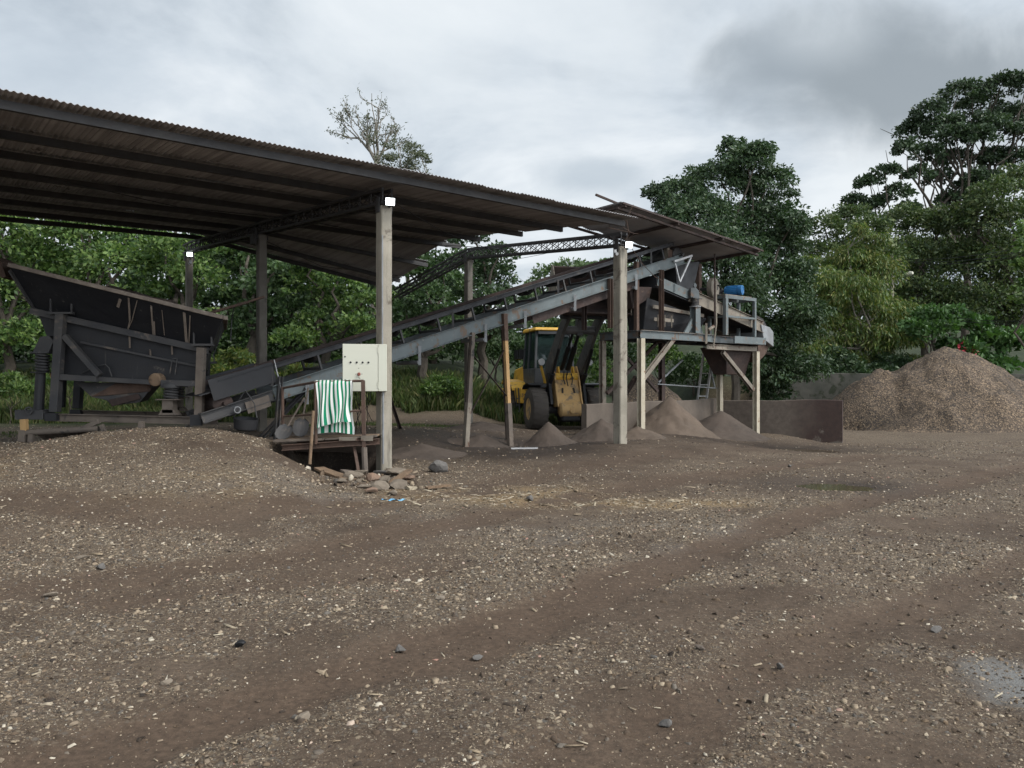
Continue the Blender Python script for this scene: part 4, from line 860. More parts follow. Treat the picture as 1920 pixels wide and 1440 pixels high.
for yy in (FY + .02, FB - .05):
    mb = MB(); mb.prism([H(66, 661, yy - .1), H(96, 661, yy - .1), H(105, 640, yy - .1), (H(96, 630, yy - .1)), H(80, 632, yy - .1)], (0, .22, 0)); mb.box(H(80, 662, yy), (.32, .28, .02)); obj('spring_bracket', mb, m_blackr, fd)
    mb = MB(); mb.coil(H(79, 697, yy), H(79, 664, yy), .105, .022, 6); obj('spring', mb, m_blackr, fd, smooth=True)
    mb = MB(); mb.box(H(79, 698, yy), (.3, .28, .02)); mb.tube(H(72, 769, yy), H(76, 698, yy), .09, .085, 14); obj('spring_post', mb, m_black, fd)
    mb = MB(); mb.lathe(H(321, 727, yy), (0, 0, 1), [(.19, 0), (.18, .06), (.12, .12), (.04, .15)], 18); obj('spring_cap', mb, m_blackr, fd, smooth=True)
    mb = MB(); mb.coil(H(320, 748, yy), H(321, 727, yy), .115, .022, 4); obj('spring', mb, m_blackr, fd, smooth=True)
    mb = MB(); mb.box(H(318, 749, yy), (.4, .3, .02)); mb.box(H(318, 762, yy), (.2, .2, .24)); mb.prism([H(300, 778, yy - .1), H(336, 778, yy - .1), H(328, 768, yy - .1), H(306, 768, yy - .1)], (0, .2, 0)); obj('spring_stand', mb, m_dusty, fd)
mb = MB(); mb.prism([H(86, 700, FY + .25), H(104, 694, FY + .25), H(104, 712, FY + .25), H(90, 712, FY + .25)], (0, .05, 0)); obj('end_tag', mb, m_tan, fd)
mb = MB(); mb.lathe(H(69, 769, FY - .22), (0, -1, 0), [(.05, 0), (.075, 0), (.075, .03), (.05, .03), (.05, 0)], 14, False); obj('lifting_eye', mb, m_blackr, fd)
mb = MB(); mb.beam(H(398, 588, FY - .1), H(470, 570, FY - .25), .05, .045); mb.beam(H(470, 570, FY - .25), H(506, 560, FY - .32), .04, .035); obj('lever_bar', mb, m_rust, fd)
mb = MB(); mb.path([H(418, 600, FY), H(410, 640, FY), H(400, 665, FY), H(402, 678, FY)], .012, 6); mb.box(H(400, 680, FY), (.12, .06, .04)); mb.path([H(446, 578, FY - .2), H(438, 600, FY - .1), H(436, 640, FY - .1)], .012, 6); obj('cable', mb, m_cable, fd)
# heap of dark material in the hopper
def heap(name, cx, cy, rx, ry, h, mat, label, cat, group=None, rot=0, seed=1, rough=.13, res=56, pw=1.0, base=None, parent=None, ridge=None, rnd=.02):
    n = res; gx, gy = np.meshgrid(np.linspace(-1.15, 1.15, n), np.linspace(-1.15, 1.15, n)); r = np.hypot(gx, gy) * (1 + .3 * (fbm(gx * 2 + seed, gy * 2, seed) - .5))
    c, s = math.cos(rot), math.sin(rot); X = cx + gx * rx * c - gy * ry * s; Y = cy + gx * rx * s + gy * ry * c
    k = np.clip(1 - r, -.12, 1) ; kk = np.where(k > 0, (np.sqrt(k * k + .02) - .141) / .86, k); z = h * kk ** 1 if pw == 1 else h * np.sign(kk) * np.abs(kk) ** pw
    if rnd > .02: z = h * np.where(kk > 0, .6 * kk + .4 * (1 - np.exp(-2.2 * kk)) / .89, kk)
    if ridge is not None: z = np.maximum(z, ridge(X, Y, gx, gy))
    z = z + rough * h * (fbm(X * 2.2, Y * 2.2, seed + 3) - .5) * np.clip(k * 4, 0, 1) + rough * .4 * h * (fbm(X * 8, Y * 8, seed + 5) - .5) * np.clip(k * 4, 0, 1)
    g = ground_z(X, Y) if base is None else np.full(X.shape, base)
    Z = g + np.where(k > 0, z, k * .8)
    i = np.arange(n * n).reshape(n, n); q = np.stack([i[:-1, :-1], i[:-1, 1:], i[1:, 1:], i[1:, :-1]], -1).reshape(-1, 4)
    o = fast_obj(name, np.stack([X, Y, Z], -1).reshape(-1, 3), q, mat, smooth=True, parent=parent)
    if label: tag(o, label, cat, group)
    return o
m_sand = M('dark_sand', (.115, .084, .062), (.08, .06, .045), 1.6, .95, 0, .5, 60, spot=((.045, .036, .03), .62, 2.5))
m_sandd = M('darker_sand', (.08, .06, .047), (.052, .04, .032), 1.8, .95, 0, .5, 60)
def gravel_mat(name, k=1.):
    m, nt, b = new_mat(name); tc = nt.nodes.new('ShaderNodeTexCoord'); co = tc.outputs['Object']; L = nt.links
    v = nt.nodes.new('ShaderNodeTexVoronoi'); v.inputs['Scale'].default_value = 24; L.new(co, v.inputs['Vector']); sx = nt.nodes.new('ShaderNodeSeparateColor'); L.new(v.outputs['Color'], sx.inputs[0])
    cr = ramp(nt, [(0, tuple(k * q for q in (.035, .027, .023))), (.4, tuple(k * q for q in (.09, .064, .043))), (.75, tuple(k * q for q in (.15, .106, .07))), (1, tuple(k * q for q in (.27, .195, .125)))]); L.new(sx.outputs[0], cr.inputs[0])
    n = noise(nt, co, .8, 5); r = ramp(nt, [(.35, .62), (.65, 1.15)]); L.new(n.outputs[0], r.inputs[0]); L.new(mix(nt, 1., cr.outputs[0], r.outputs[0], 'MULTIPLY'), b.inputs['Base Color'])
    b.inputs['Roughness'].default_value = .95; bp = nt.nodes.new('ShaderNodeBump'); bp.inputs['Strength'].default_value = .8; bp.inputs['Distance'].default_value = .04; L.new(v.outputs['Distance'], bp.inputs['Height']); L.new(bp.outputs[0], b.inputs['Normal']); return m
m_grav = gravel_mat('pile_gravel', .85)
hm = (A_ + B2) / 2
heap('load_heap', hm[0] - .35, 15.35, 1.2, .6, .3, m_sandd, None, None, base=float(H(200, 552)[2]) - .0, parent=fd, seed=4, rough=.12)

# low trestle in front of the feeder
tr = thing('trestle', 'low weathered steel trestle standing on the mound below the feeder', 'trestle', H(110, 820, 13.9))
def HT(px, py, y=13.85): q = P(px, py, 13.85); q[1] = y; return q
mb = MB(); mb.tube(HT(38, 812), HT(184, 804), .055, n=10); obj('rail', mb, m_dusty, tr, smooth=True)
for a, b, w in (((44, 806), (42, 845), .12), ((60, 806), (58, 838), .09), ((45, 786), (46, 808), .1), ((190, 796), (197, 812), .07), ((150, 806), (186, 790), .08), ((266, 790), (264, 806), .09)):
    mb = MB(); mb.beam(HT(*a), HT(*b), w, w, (0, 1, 0)); obj('leg', mb, m_tan if a == (45, 786) else m_dusty, tr, bevel=.004)
mb = MB()
for x in (72, 88, 104, 122, 140, 158): mb.beam(HT(x, 812 - (x - 60) * .06, 13.9), HT(x, 826 - (x - 60) * .1, 14.2), .09, .1)
mb.beam(HT(60, 822, 14.2), HT(176, 812, 14.2), .08, .08); obj('slats', mb, m_dusty, tr)

# ================================================================ WALKWAY over the pit
WY = 12.95
def W(px, py, y=WY): q = P(px, py, WY); q[1] = y; return q
wk = thing('walkway', 'rusty pipe railed walkway of old planks bridging the dark pit', 'walkway', W(610, 830, 13.2))
dz0, dz1 = W(512, 829)[2], W(702, 818)[2]
for j in range(5):
    mb = MB(); y = WY + .02 + j * .19; a = W(514 - j * 2, 828 - j * .6, y); b = W(706, 819 - j * .4, y); a[1] = b[1] = y; m = a + (b - a) * random.uniform(.35, .65)
    mb.beam(a + [0, 0, random.uniform(-.01, .01)], m - [.008, 0, 0], .17, .035); mb.beam(m + [.008, 0, 0], b + [0, 0, random.uniform(-.01, .015)], .17, .03); obj('plank', mb, m_wood if j % 2 else m_woodd, wk, bevel=.004)
for y in (WY - .02, WY + .85):
    mb = MB(); mb.channel(W(530, 839, y) * [1, 0, 1] + [0, y, 0], W(712, 827, y) * [1, 0, 1] + [0, y, 0], .06, .1, 1); obj('joist', mb, m_rust, wk)
def rail(pts, r=.022, mat=m_rust, nm='rail'):
    mb = MB(); mb.path(pts, r, 8); return obj(nm, mb, mat, wk, smooth=True)
ya = WY - .06
p1, p2, p3 = (500, 728), (595, 722), (683, 716)
rail([W(*p1, WY + .95), W(595, 716, ya), W(683, 714, ya)], .022); rail([W(500, 785, WY + .95), W(593, 777, ya), W(683, 769, ya)], .017)
rail([W(498, 726, WY + .95), W(499, 822, WY + .95)], .028, nm='railing_post'); rail([W(593.5, 716, ya), W(594, 832, ya)], .03, nm='railing_post')
mb = MB(); mb.beam(W(682, 713, ya), W(684, 838, ya), .06, .06, (0, 1, 0)); obj('railing_post', mb, m_rust, wk)
rail([W(590, 770, ya - .02), W(587, 868, ya - .15)], .028, m_wood, 'support_pole'); rail([W(684, 838, ya), W(686, 885, ya)], .05, m_dusty, 'support_pole')
mb = MB(); mb.beam(W(660, 828, WY + .1), W(678, 884, WY - .25), .05, .035); obj('leaning_strut', mb, m_rust, wk)
mb = MB(); mb.box(W(655, 822, ya + .0) + [0, -.03, .0], (.3, .02, .06)); mb.box(W(690, 821, ya) + [0, -.03, 0], (.2, .02, .09)); obj('edge_plate', mb, m_creamd, wk)
pc_ = MB(); nn = 14; gx, gy = np.meshgrid(np.linspace(0, 1, nn), np.linspace(13.92, 16.7, nn)); gx = -4.9 + gx * (4.9 - .17 * gy); gzv = np.maximum(ground_z(gx, gy), .36) * 0 + .40 + .05 * fbm(gx * 1.5, gy * 1.5, 88)
vs0 = np.stack([gx, gy, gzv], -1).reshape(-1, 3); ii = np.arange(nn * nn).reshape(nn, nn)
pc_.add(np.concatenate([vs0, vs0 - [0, 0, .16]]), [tuple(q) for q in np.stack([ii[:-1, :-1], ii[:-1, 1:], ii[1:, 1:], ii[1:, :-1]], -1).reshape(-1, 4)] + [tuple(q + nn * nn) for q in np.stack([ii[:-1, :-1], ii[1:, :-1], ii[1:, 1:], ii[:-1, 1:]], -1).reshape(-1, 4)] + [f for k in range(nn - 1) for f in ((k, k + nn * nn, k + 1 + nn * nn, k + 1), (nn * k, nn * (k + 1), nn * (k + 1) + nn * nn, nn * k + nn * nn), (nn * k + nn - 1, nn * k + nn - 1 + nn * nn, nn * (k + 1) + nn - 1 + nn * nn, nn * (k + 1) + nn - 1), (nn * (nn - 1) + k, nn * (nn - 1) + k + 1, nn * (nn - 1) + k + 1 + nn * nn, nn * (nn - 1) + k + nn * nn))])
tag(obj('pit_shade_slab', pc_, m_sandd), 'added slab that keeps light out of the pit behind the walkway', 'slab')  # added soil-coloured cover, put over the pit to keep its inside dark
# striped towel over the rail
def towel_mat():
    m, nt, b = new_mat('striped_cloth'); at = nt.nodes.new('ShaderNodeAttribute'); at.attribute_name = 'across'
    w = nt.nodes.new('ShaderNodeMath'); w.operation = 'FRACT'; k = nt.nodes.new('ShaderNodeMath'); k.operation = 'MULTIPLY'; k.inputs[1].default_value = 9.5; nt.links.new(at.outputs['Fac'], k.inputs[0]); nt.links.new(k.outputs[0], w.inputs[0])
    r = ramp(nt, [(0, (.62, .62, .58)), (.5, (.62, .62, .58)), (.52, (.012, .165, .085)), (.98, (.012, .165, .085))]); nt.links.new(w.outputs[0], r.inputs[0]); nt.links.new(r.outputs[0], b.inputs['Base Color']); b.inputs['Roughness'].default_value = .95
    b.inputs['Specular IOR Level'].default_value = .1
    tc = nt.nodes.new('ShaderNodeTexCoord'); n = noise(nt, tc.outputs['Object'], 220, 2); bp = nt.nodes.new('ShaderNodeBump'); bp.inputs['Strength'].default_value = .25; bp.inputs['Distance'].default_value = .004; nt.links.new(n.outputs[0], bp.inputs['Height']); nt.links.new(bp.outputs[0], b.inputs['Normal']); return m
def towel():
    nu, nv = 64, 70; us = np.linspace(0, 1, nu); vs_ = np.linspace(0, 1, nv); vs, att = [], []
    for th in (0, 1):
        for v in vs_:
            for u in us:
                Lf, Lb = .80, .92           # front drop and back drop in metres
                L = -Lb + v * (Lf + Lb); front = L > 0; d = abs(L); k = min(1, d / .8)
                x0, x1 = (594 + 6 * k, 662 - 3 * k) if front else (590 - 5 * k, 662)
                px = x0 + (x1 - x0) * u; q = W(px, 716.5 - 1.0 * u, ya)
                fold = .028 * k ** .7 * (math.sin(u * 17 + 2.2 * k) + .6 * math.sin(u * 29 - 3 * k + 1)) + .02 * k * math.sin(u * 7 + 1)
                drop = d * (1 - .05 * math.sin(u * 3.1)) - (0.10 * (u) * k if front else 0)
                c = min(1, d / .05)
                y = (-.032 * c - .05 * k if front else .032 * c + .05 * k) + fold * (1 if front else .6)
                z = .03 * (1 - c) + .004 - max(0, drop - .02) 
                vs.append(q + [(.03 * math.sin(u * 9 + k * 4) * k), y + th * .006, z]); att.append(u + (.55 * max(0, u - .8) * k * -1 if front else .0) + .05 * k * math.sin(u * 5 + 1))
    fs = []; n = nu * nv
    for j in range(nv - 1):
        for i in range(nu - 1):
            a = j * nu + i; fs += [(a, a + nu, a + nu + 1, a + 1), (a + n, a + n + 1, a + n + nu + 1, a + n + nu)]
    for i in range(nu - 1):
        for a in (i, (nv - 1) * nu + i): fs.append((a, a + 1, a + 1 + n, a + n))
    for j in range(nv - 1):
        for a in (j * nu, j * nu + nu - 1): fs.append((a, a + nu, a + nu + n, a + n))
    mb = MB(); mb.v = [tuple(q) for q in vs]; mb.f = fs
    o = obj('striped_towel', mb, towel_mat(), smooth=True); vattr(o, 'across', att)
    tag(o, 'green and white striped towel draped over the walkway railing', 'towel')
towel()
def shovel(a, b, label, tilt):
    a, b = np.asarray(a), np.asarray(b); o = thing('shovel', label, 'shovel', b); d = nrm(b - a)
    mb = MB(); mb.tube(a, b, .018, n=8); obj('handle', mb, m_woodd, o, smooth=True)
    r = np.array([1., .2, 0]); n = nrm(np.cross(d, r)); r = nrm(np.cross(n, d)); vs = []
    for i, (l, w) in enumerate(((-.02, .05), (.04, .12), (.14, .135), (.24, .125), (.31, .07))):
        for k in range(5):
            u = (k - 2) / 2; vs.append(b + d * l + r * w * u + n * (.03 * u * u + tilt * 0))
    m = len(vs); vs += [v + n * .006 for v in vs]; fs = []
    for i in range(4):
        for k in range(4):
            q = i * 5 + k; fs += [(q, q + 1, q + 6, q + 5), (q + m, q + 5 + m, q + 6 + m, q + 1 + m)]
    mb = MB(); mb.add(vs, fs); obj('blade', mb, m_blackr, o)
shovel(W(556, 728, 13.7), W(552, 790, 13.45), 'dark shovel standing upright on the planks left of the towel', 0)
shovel(W(545, 748, 13.8), W(528, 802, 13.3), 'leaning shovel with its blade at the left end of the walkway', 0)
bk = thing('bucket', 'dark round bucket hanging at the low end of the conveyor', 'bucket', P(461, 805, 14.5))
q = P(460, 806, 14.5); mb = MB(); mb.lathe(q, (.1, -.1, 1), [(.17, 0), (.21, .03), (.23, .22), (.215, .22), (.19, .05)], 18); obj('shell', mb, m_black, bk, smooth=True)
mb = MB(); mb.path([q + [-.22, 0, .22], q + [-.15, 0, .5], q + [.0, 0, .75], q + [.17, 0, .5], q + [.22, 0, .22]], .012, 6); obj('bail', mb, m_blackr, bk)

# ================================================================ BUNKER WALLS, SAND PILES, ROCKS
def wall(pts, h, th, name, mat, label, cat='wall', zb=-.5, seg=.4):
    mb = MB(); rw = random.Random(4); vs = []; fs = []; pl = []
    for (a, b) in zip(pts[:-1], pts[1:]):
        a, b = np.asarray(a, float), np.asarray(b, float); n = max(2, int(np.linalg.norm(b[:2] - a[:2]) / seg)); pl += [a + (b - a) * i / n for i in range(n)]
    pl.append(np.asarray(pts[-1], float)); m = len(pl)
    for i, q in enumerate(pl):
        d = pl[min(i + 1, m - 1)] - pl[max(i - 1, 0)]; nn = nrm([-d[1], d[0], 0]); top = q[2] + rw.uniform(-.02, .02)
        for s_, z in ((-1, zb), (-1, top - .02), (-.85, top), (.85, top), (1, top - .02), (1, zb)): vs.append(np.array([q[0], q[1], 0]) + nn * s_ * th / 2 + Z3 * z)
    for i in range(m - 1):
        for k in range(5): a = i * 6 + k; fs.append((a, a + 6, a + 7, a + 1))
    fs += [(0, 1, 2, 3, 4, 5), tuple((m - 1) * 6 + k for k in (5, 4, 3, 2, 1, 0))]
    mb.add(vs, fs); o = obj(name, mb, mat); return tag(o, label, cat)
w0, w1, w2, w3 = P(1095, 757, 20.6), P(1262, 751, 23.6), P(1352, 747, 26.2), P(1580, 750, 24.3)
wall([w0, w1, w2], 1, .18, 'bunker_wall', m_concw, 'pale concrete bunker back wall behind the sand under the platform', zb=-.6)
w2b = P(1358, 750, 26.0); 
def stained_wall():
    m, nt, b = new_mat('stained_bunker'); L = nt.links; tc = nt.nodes.new('ShaderNodeTexCoord'); co = tc.outputs['Object']; sx = nt.nodes.new('ShaderNodeSeparateXYZ'); L.new(co, sx.inputs[0])
    n1 = noise(nt, co, 1.1, 7, .62, .3); n2 = noise(nt, co, 7, 5, .65)
    a = nt.nodes.new('ShaderNodeMath'); a.operation = 'MULTIPLY_ADD'; L.new(n1.outputs[0], a.inputs[0]); a.inputs[1].default_value = 1.9; L.new(sx.outputs[0], a.inputs[2])
    c = nt.nodes.new('ShaderNodeMath'); c.operation = 'MULTIPLY_ADD'; L.new(n2.outputs[0], c.inputs[0]); c.inputs[1].default_value = .5; L.new(a.outputs[0], c.inputs[2])
    r = ramp(nt, [(.5, 0.), (.72, 1.)]); mr = nt.nodes.new('ShaderNodeMapRange'); L.new(c.outputs[0], mr.inputs[0]); mr.inputs[1].default_value = -.6; mr.inputs[2].default_value = 3.2; L.new(mr.outputs[0], r.inputs[0])
    base = ramp(nt, [(.3, (.075, .058, .046)), (.7, (.125, .098, .077))]); L.new(n2.outputs[0], base.inputs[0]); dark = ramp(nt, [(.3, (.036, .022, .018)), (.7, (.058, .034, .027))]); L.new(n2.outputs[0], dark.inputs[0])
    col = mix(nt, r.outputs[0], base.outputs[0], dark.outputs[0])
    n3 = noise(nt, co, 1.7, 7, .65, .5); low = nt.nodes.new('ShaderNodeMath'); low.operation = 'MULTIPLY_ADD'; L.new(sx.outputs[2], low.inputs[0]); low.inputs[1].default_value = -.22; L.new(n3.outputs[0], low.inputs[2]); r3 = ramp(nt, [(.40, 0.), (.46, 1.)]); L.new(low.outputs[0], r3.inputs[0])
    col = mix(nt, r3.outputs[0], col, (.12, .098, .08)); L.new(col, b.inputs['Base Color']); b.inputs['Roughness'].default_value = .85
    bp = nt.nodes.new('ShaderNodeBump'); bp.inputs['Strength'].default_value = .3; bp.inputs['Distance'].default_value = .02; L.new(n2.outputs[0], bp.inputs['Height']); L.new(bp.outputs[0], b.inputs['Normal']); return m
wall([w2b, w3], 1, .18, 'bunker_wall', stained_wall(), 'long low bunker wall with dark reddish damp stain at its right end', zb=-.8)
GS = 'sand heaps around the platform'
def pile(px, py, d, rx, h, mat, label, seed, ry=None, rot=0, name='sand_pile', group=GS, **k):
    q = P(px, py, d); return heap(name, q[0], q[1], rx, ry or rx, h, mat, label, 'pile', group, rot, seed, **k)
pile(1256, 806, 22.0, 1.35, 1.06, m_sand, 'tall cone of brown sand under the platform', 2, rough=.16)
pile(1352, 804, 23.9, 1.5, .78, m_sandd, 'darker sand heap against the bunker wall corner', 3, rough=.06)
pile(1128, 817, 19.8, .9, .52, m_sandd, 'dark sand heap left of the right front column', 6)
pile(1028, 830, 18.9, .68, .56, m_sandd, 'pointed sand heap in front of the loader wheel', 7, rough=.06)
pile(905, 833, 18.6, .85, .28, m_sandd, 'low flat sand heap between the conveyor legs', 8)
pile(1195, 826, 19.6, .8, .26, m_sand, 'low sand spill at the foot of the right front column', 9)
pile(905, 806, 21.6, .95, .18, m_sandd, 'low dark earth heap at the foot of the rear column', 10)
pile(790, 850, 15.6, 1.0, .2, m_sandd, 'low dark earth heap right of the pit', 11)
def ridge2(X, Y, gx, gy): k = np.clip(1 - np.hypot((gx + .5) / .52, gy / .6), 0, 1); return 2.5 * (.6 * k + .4 * (1 - np.exp(-2.2 * k)) / .89)
pp = pile(1775, 805, 31, 5.3, 3.3, m_grav, 'big brown gravel pile at the right edge of the yard', 12, ry=4.2, name='gravel_pile', group='gravel piles', rough=.1, res=100, ridge=ridge2, rnd=1)
pile(1215, 790, 31, 2.6, 2.0, m_grav, 'smaller brown gravel pile seen through the platform legs', 13, name='gravel_pile', group='gravel piles', rough=.06, res=60)
def rock(c, s, seed, mat, nm, label, cat, flat=.65, yaw=0, group=None, n_=2, cut=(.36, .74)):
    import bmesh
    bm = bmesh.new(); bmesh.ops.create_icosphere(bm, subdivisions=n_, radius=1); rg = np.random.default_rng(seed); pl = [(nrm(rg.normal(size=3)), rg.uniform(*cut)) for _ in range(10)]
    for v in bm.verts:
        p = np.array(v.co)
        for n, dd in pl:
            e = np.dot(p, n) - dd
            if e > 0: p = p - n * e
        p = p * (1 + .025 * rg.normal()); v.co = p
    mb = MB(); mb.v = []; bm.verts.index_update(); cy, sy = math.cos(yaw), math.sin(yaw); sx = s if hasattr(s, '__len__') else (s, s * .8, s * flat)
    for v in bm.verts: x, y, z = v.co.x * sx[0], v.co.y * sx[1], v.co.z * sx[2]; mb.v.append((c[0] + x * cy - y * sy, c[1] + x * sy + y * cy, c[2] + z))
    mb.f = [tuple(q.index for q in f.verts) for f in bm.faces]; bm.free()
    o = obj(nm, mb, mat); return tag(o, label, cat, group)
def onground(px, py):   # walk along the pixel's bearing until the ground is met
    for d in np.arange(2, 40, .02):
        q = P(px, py, d)
        if q[2] <= gz(q[0], q[1]): return q
    return P(px, py, 20)
GR = 'single stones lying in the yard'
ROCKS = [(823, 884, (.2, .16, .13), m_rock, 'large grey boulder right of the nearest column'), (566, 1352, (.046, .035, .028), m_rubble, 'pale angular stone at the bottom left of centre'), (748, 1224, (.045, .035, .03), m_rock, 'small dark stone on the smooth track left of centre'),
 (896, 1237, (.045, .04, .022), m_rock, 'flat grey stone beside the smooth track'), (453, 1212, (.045, .04, .03), m_btn, 'small black lump on the left of the yard'), (1248, 1364, (.04, .032, .026), m_rock, 'bluish dark stone near the bottom edge'),
 (1461, 1256, (.035, .03, .026), m_rock, 'small brown stone in the lower right yard'), (1312, 1219, (.045, .03, .022), m_woodd, 'dark clod with a pale splinter right of centre'), (827, 1126, (.05, .035, .02), m_rubble, 'pale flat stone in the middle of the yard'),
 (995, 940, (.07, .06, .06), m_rock, 'grey stone next to the straw patch'), (155, 1048, (.085, .04, .02), m_rubble, 'white flat chip on the left yard slope'), (188, 1068, (.07, .05, .035), m_rock, 'dark clod below the white chip on the left'), (95, 1120, (.055, .045, .025), m_rubble, 'beige flat stone at the far left'), (313, 1285, (.04, .03, .02), m_rubble, 'yellowish flat stone lower left of the black lump'), (1480, 876, (.06, .05, .05), m_rock, 'small stone near the puddle'), (1755, 1185, (.06, .035, .022), m_rock, 'flat dark stone at the right side of the yard')]
for i, (px, py, s, mt, lb) in enumerate(ROCKS):
    q = onground(px, py); q[2] = gz(q[0], q[1]) + s[2] * .55; rock(q, s, 100 + i, mt, 'stone', lb, 'stone', yaw=i * 1.3, group=GR, n_=3 if i == 0 else 2, cut=(.66, .95) if i == 0 else (.36, .74))
# rubble of bricks, broken concrete and boards at the foot of the nearest column
GB = 'rubble at the foot of the nearest column'
RB_ = [(664, 892, .19, m_rubble, 'grey rubble block at the pit edge left of the column'), (700, 897, .18, m_brick, 'orange brown broken brick below the support pole'), (722, 902, .17, m_rubble, 'pale broken lump in front of the column foot'), (746, 890, .2, m_rubble, 'flat slab fragment right against the column foot'), (650, 884, .17, m_woodd, 'brownish slab fragment at the far left of the rubble'), (713, 913, .2, m_rubble, 'long pale stone at the front of the rubble'), (752, 911, .21, m_rubble, 'flat grey slab under the leaning board'), (684, 911, .12, m_rubble, 'small pale stone at the front left of the rubble'), (698, 921, .12, m_brick, 'tan brick piece in front of the rubble'), (735, 922, .1, m_rubble, 'whitish small stone beside the blue plastic'), (679, 884, .15, m_rubble, 'dusty block at the foot of the leaning strut'), (716, 888, .14, m_rock, 'dark stone wedged behind the pale broken lump'), (766, 896, .12, m_brick, 'small reddish brick end at the right of the rubble'), (640, 902, .1, m_rubble, 'small pale stone beside the long brown board')]
for i, (px, py, s, mt, lb) in enumerate(RB_):
    d = np.clip(12.75 - (py - 880) * .055, 10.3, 12.75); q = P(px, py, d); q[2] = max(gz(q[0], q[1]) + s * .3, q[2] - .02); rock(q, (s * 1.25, s * .85, s * .42), 300 + i, mt, 'rubble_block', lb, 'rubble', yaw=i * .9, group=GB, n_=2)
rock(P(770, 919, 10.9), (.15, .13, .12), 77, m_straw, 'fibre_clump', 'shaggy brown fibre clump right of the rubble', 'clump', n_=3)
nf_ = 170; fx = RNG.normal(-2.25, .55, nf_); fy = RNG.uniform(11.0, 12.75, nf_); sz_ = np.clip(.032 * np.exp(RNG.normal(0, .5, nf_)), .015, .085)
v_, q_ = chip_mesh(6, fx, fy, ground_z(fx, fy) + sz_ * .2, sz_, RNG.uniform(.3, .8, nf_), RNG.uniform(0, 6.3, nf_), RNG.normal(0, .35, nf_))
tag(fast_obj('rubble_fragments', v_, q_, m_chip, loc=(0, 0, 0)), 'small broken fragments spread between the rubble blocks', 'rubble', kind='stuff')
def board(a, b, w, t, mat, label):
    mb = MB(); a, b = np.asarray(a), np.asarray(b); n = 6; m = [a + (b - a) * i / n + [0, 0, random.uniform(-.006, .006)] for i in range(n + 1)]
    for i in range(n): mb.beam(m[i], m[i + 1], w * random.uniform(.9, 1.05), t)
    o = obj('board', mb, mat); tag(o, label, 'board', 'broken boards in the rubble')
def gp(px, py, d, up=.03): q = P(px, py, d); q[2] = gz(q[0], q[1]) + up; return q
board(P(598, 878, 12.7), P(662, 906, 11.9) + [0, 0, .04], .2, .035, m_wood, 'long brown board lying along the pit edge left of the rubble')
board(P(728, 909, 11.6), P(768, 882, 12.2), .1, .04, m_wood, 'brown board leaning over the rubble right of the column')
board(gp(800, 921, 10.9), gp(843, 915, 11.1, .06), .09, .03, m_wood, 'weathered board lying alone right of the rubble')
board(P(716, 905, 11.8), P(738, 896, 12.0), .06, .03, m_woodd, 'thin dark lath under the leaning board')
board(gp(958, 843, 17.2), gp(1008, 842, 17.3), .06, .03, m_silver, 'pale lath on the ground at the conveyor leg')
mb = MB(); q = gp(738, 938, 9.95, .012); pts = []; 
for i in range(9):
    for j in range(3): pts.append(q + [(i - 4) * .038, (j - 1) * .03 * (1 - abs(i - 4) / 6), .014 * math.sin(i * 1.7 + j)])
mb.add(pts + [p + np.array([0, 0, .004]) for p in pts], [f for i in range(8) for j in range(2) for f in ((i * 3 + j, i * 3 + j + 1, i * 3 + j + 4, i * 3 + j + 3), (i * 3 + j + 27, i * 3 + j + 30, i * 3 + j + 31, i * 3 + j + 28))]); tag(obj('plastic_strip', mb, m_plastic), 'light blue plastic scrap on the ground before the rubble', 'plastic')
# ================================================================ WHEEL LOADER (built along its own +y heading, then turned)
LX, LY = 1.66, 24.6
ld = thing('wheel_loader', 'dusty yellow wheel loader with raised bucket behind the conveyor legs', 'wheel loader', (LX, LY, gz(LX, LY) + .0), rz=math.pi + .25)
def lo(nm, mb, mat, par=None, **k): return obj(nm, mb, mat, par or ld, local=True, **k)
def wheel(x, y):
    sg = 1 if x > 0 else -1; mb = MB(); r, w = .67, .27
    mb.lathe((x, y, r - .03), (sg, 0, 0), [(.34, -w), (.52, -w), (.63, -w + .03), (.67, -w + .1), (.675, 0), (.67, w - .1), (.63, w - .03), (.52, w), (.36, w), (.34, w - .05), (.33, 0)], 40, False)
    for k in range(22):
        a = 2 * math.pi * k / 22; c = np.array([x, y + math.cos(a) * .672, r - .03 + math.sin(a) * .672]); rad = np.array([0, math.cos(a), math.sin(a)]); tg = np.array([0, -math.sin(a), math.cos(a)])
        for s2 in (-1, 1): mb.beam(c + np.array([s2 * .03, 0, 0]) + tg * (.05 if s2 > 0 else 0), c + np.array([s2 * .24, 0, 0]) + tg * (.05 + .05 * s2), (.05), .010, rad)
    wo = lo('wheel', mb, m_rubber, smooth=True)
    mb = MB(); mb.lathe((x, y, r - .03), (sg, 0, 0), [(.36, w - .03), (.33, w - .05), (.30, w - .16), (.16, w - .18), (.14, w - .1), (.05, w - .08)], 28); o = lo('rim', mb, m_yeld, wo, smooth=True)
    mb = MB()
    for k in range(10): a = 2 * math.pi * k / 10; mb.lathe((x + sg * (w - .175), y + math.cos(a) * .22, r - .03 + math.sin(a) * .22), (sg, 0, 0), [(.016, 0), (.016, .02)], 6)
    lo('lug_nuts', mb, m_btn, wo)
for y in (0, -2.85):
    for x in (-.93, .93): wheel(x, y)
mb = MB(); mb.tube((-.75, 0, .62), (.75, 0, .62), .13); mb.box((0, 0, .6), (.5, .4, .4)); lo('axle', mb, m_blackr); mb = MB(); mb.tube((-.75, -2.85, .62), (.75, -2.85, .62), .13); lo('axle', mb, m_blackr)
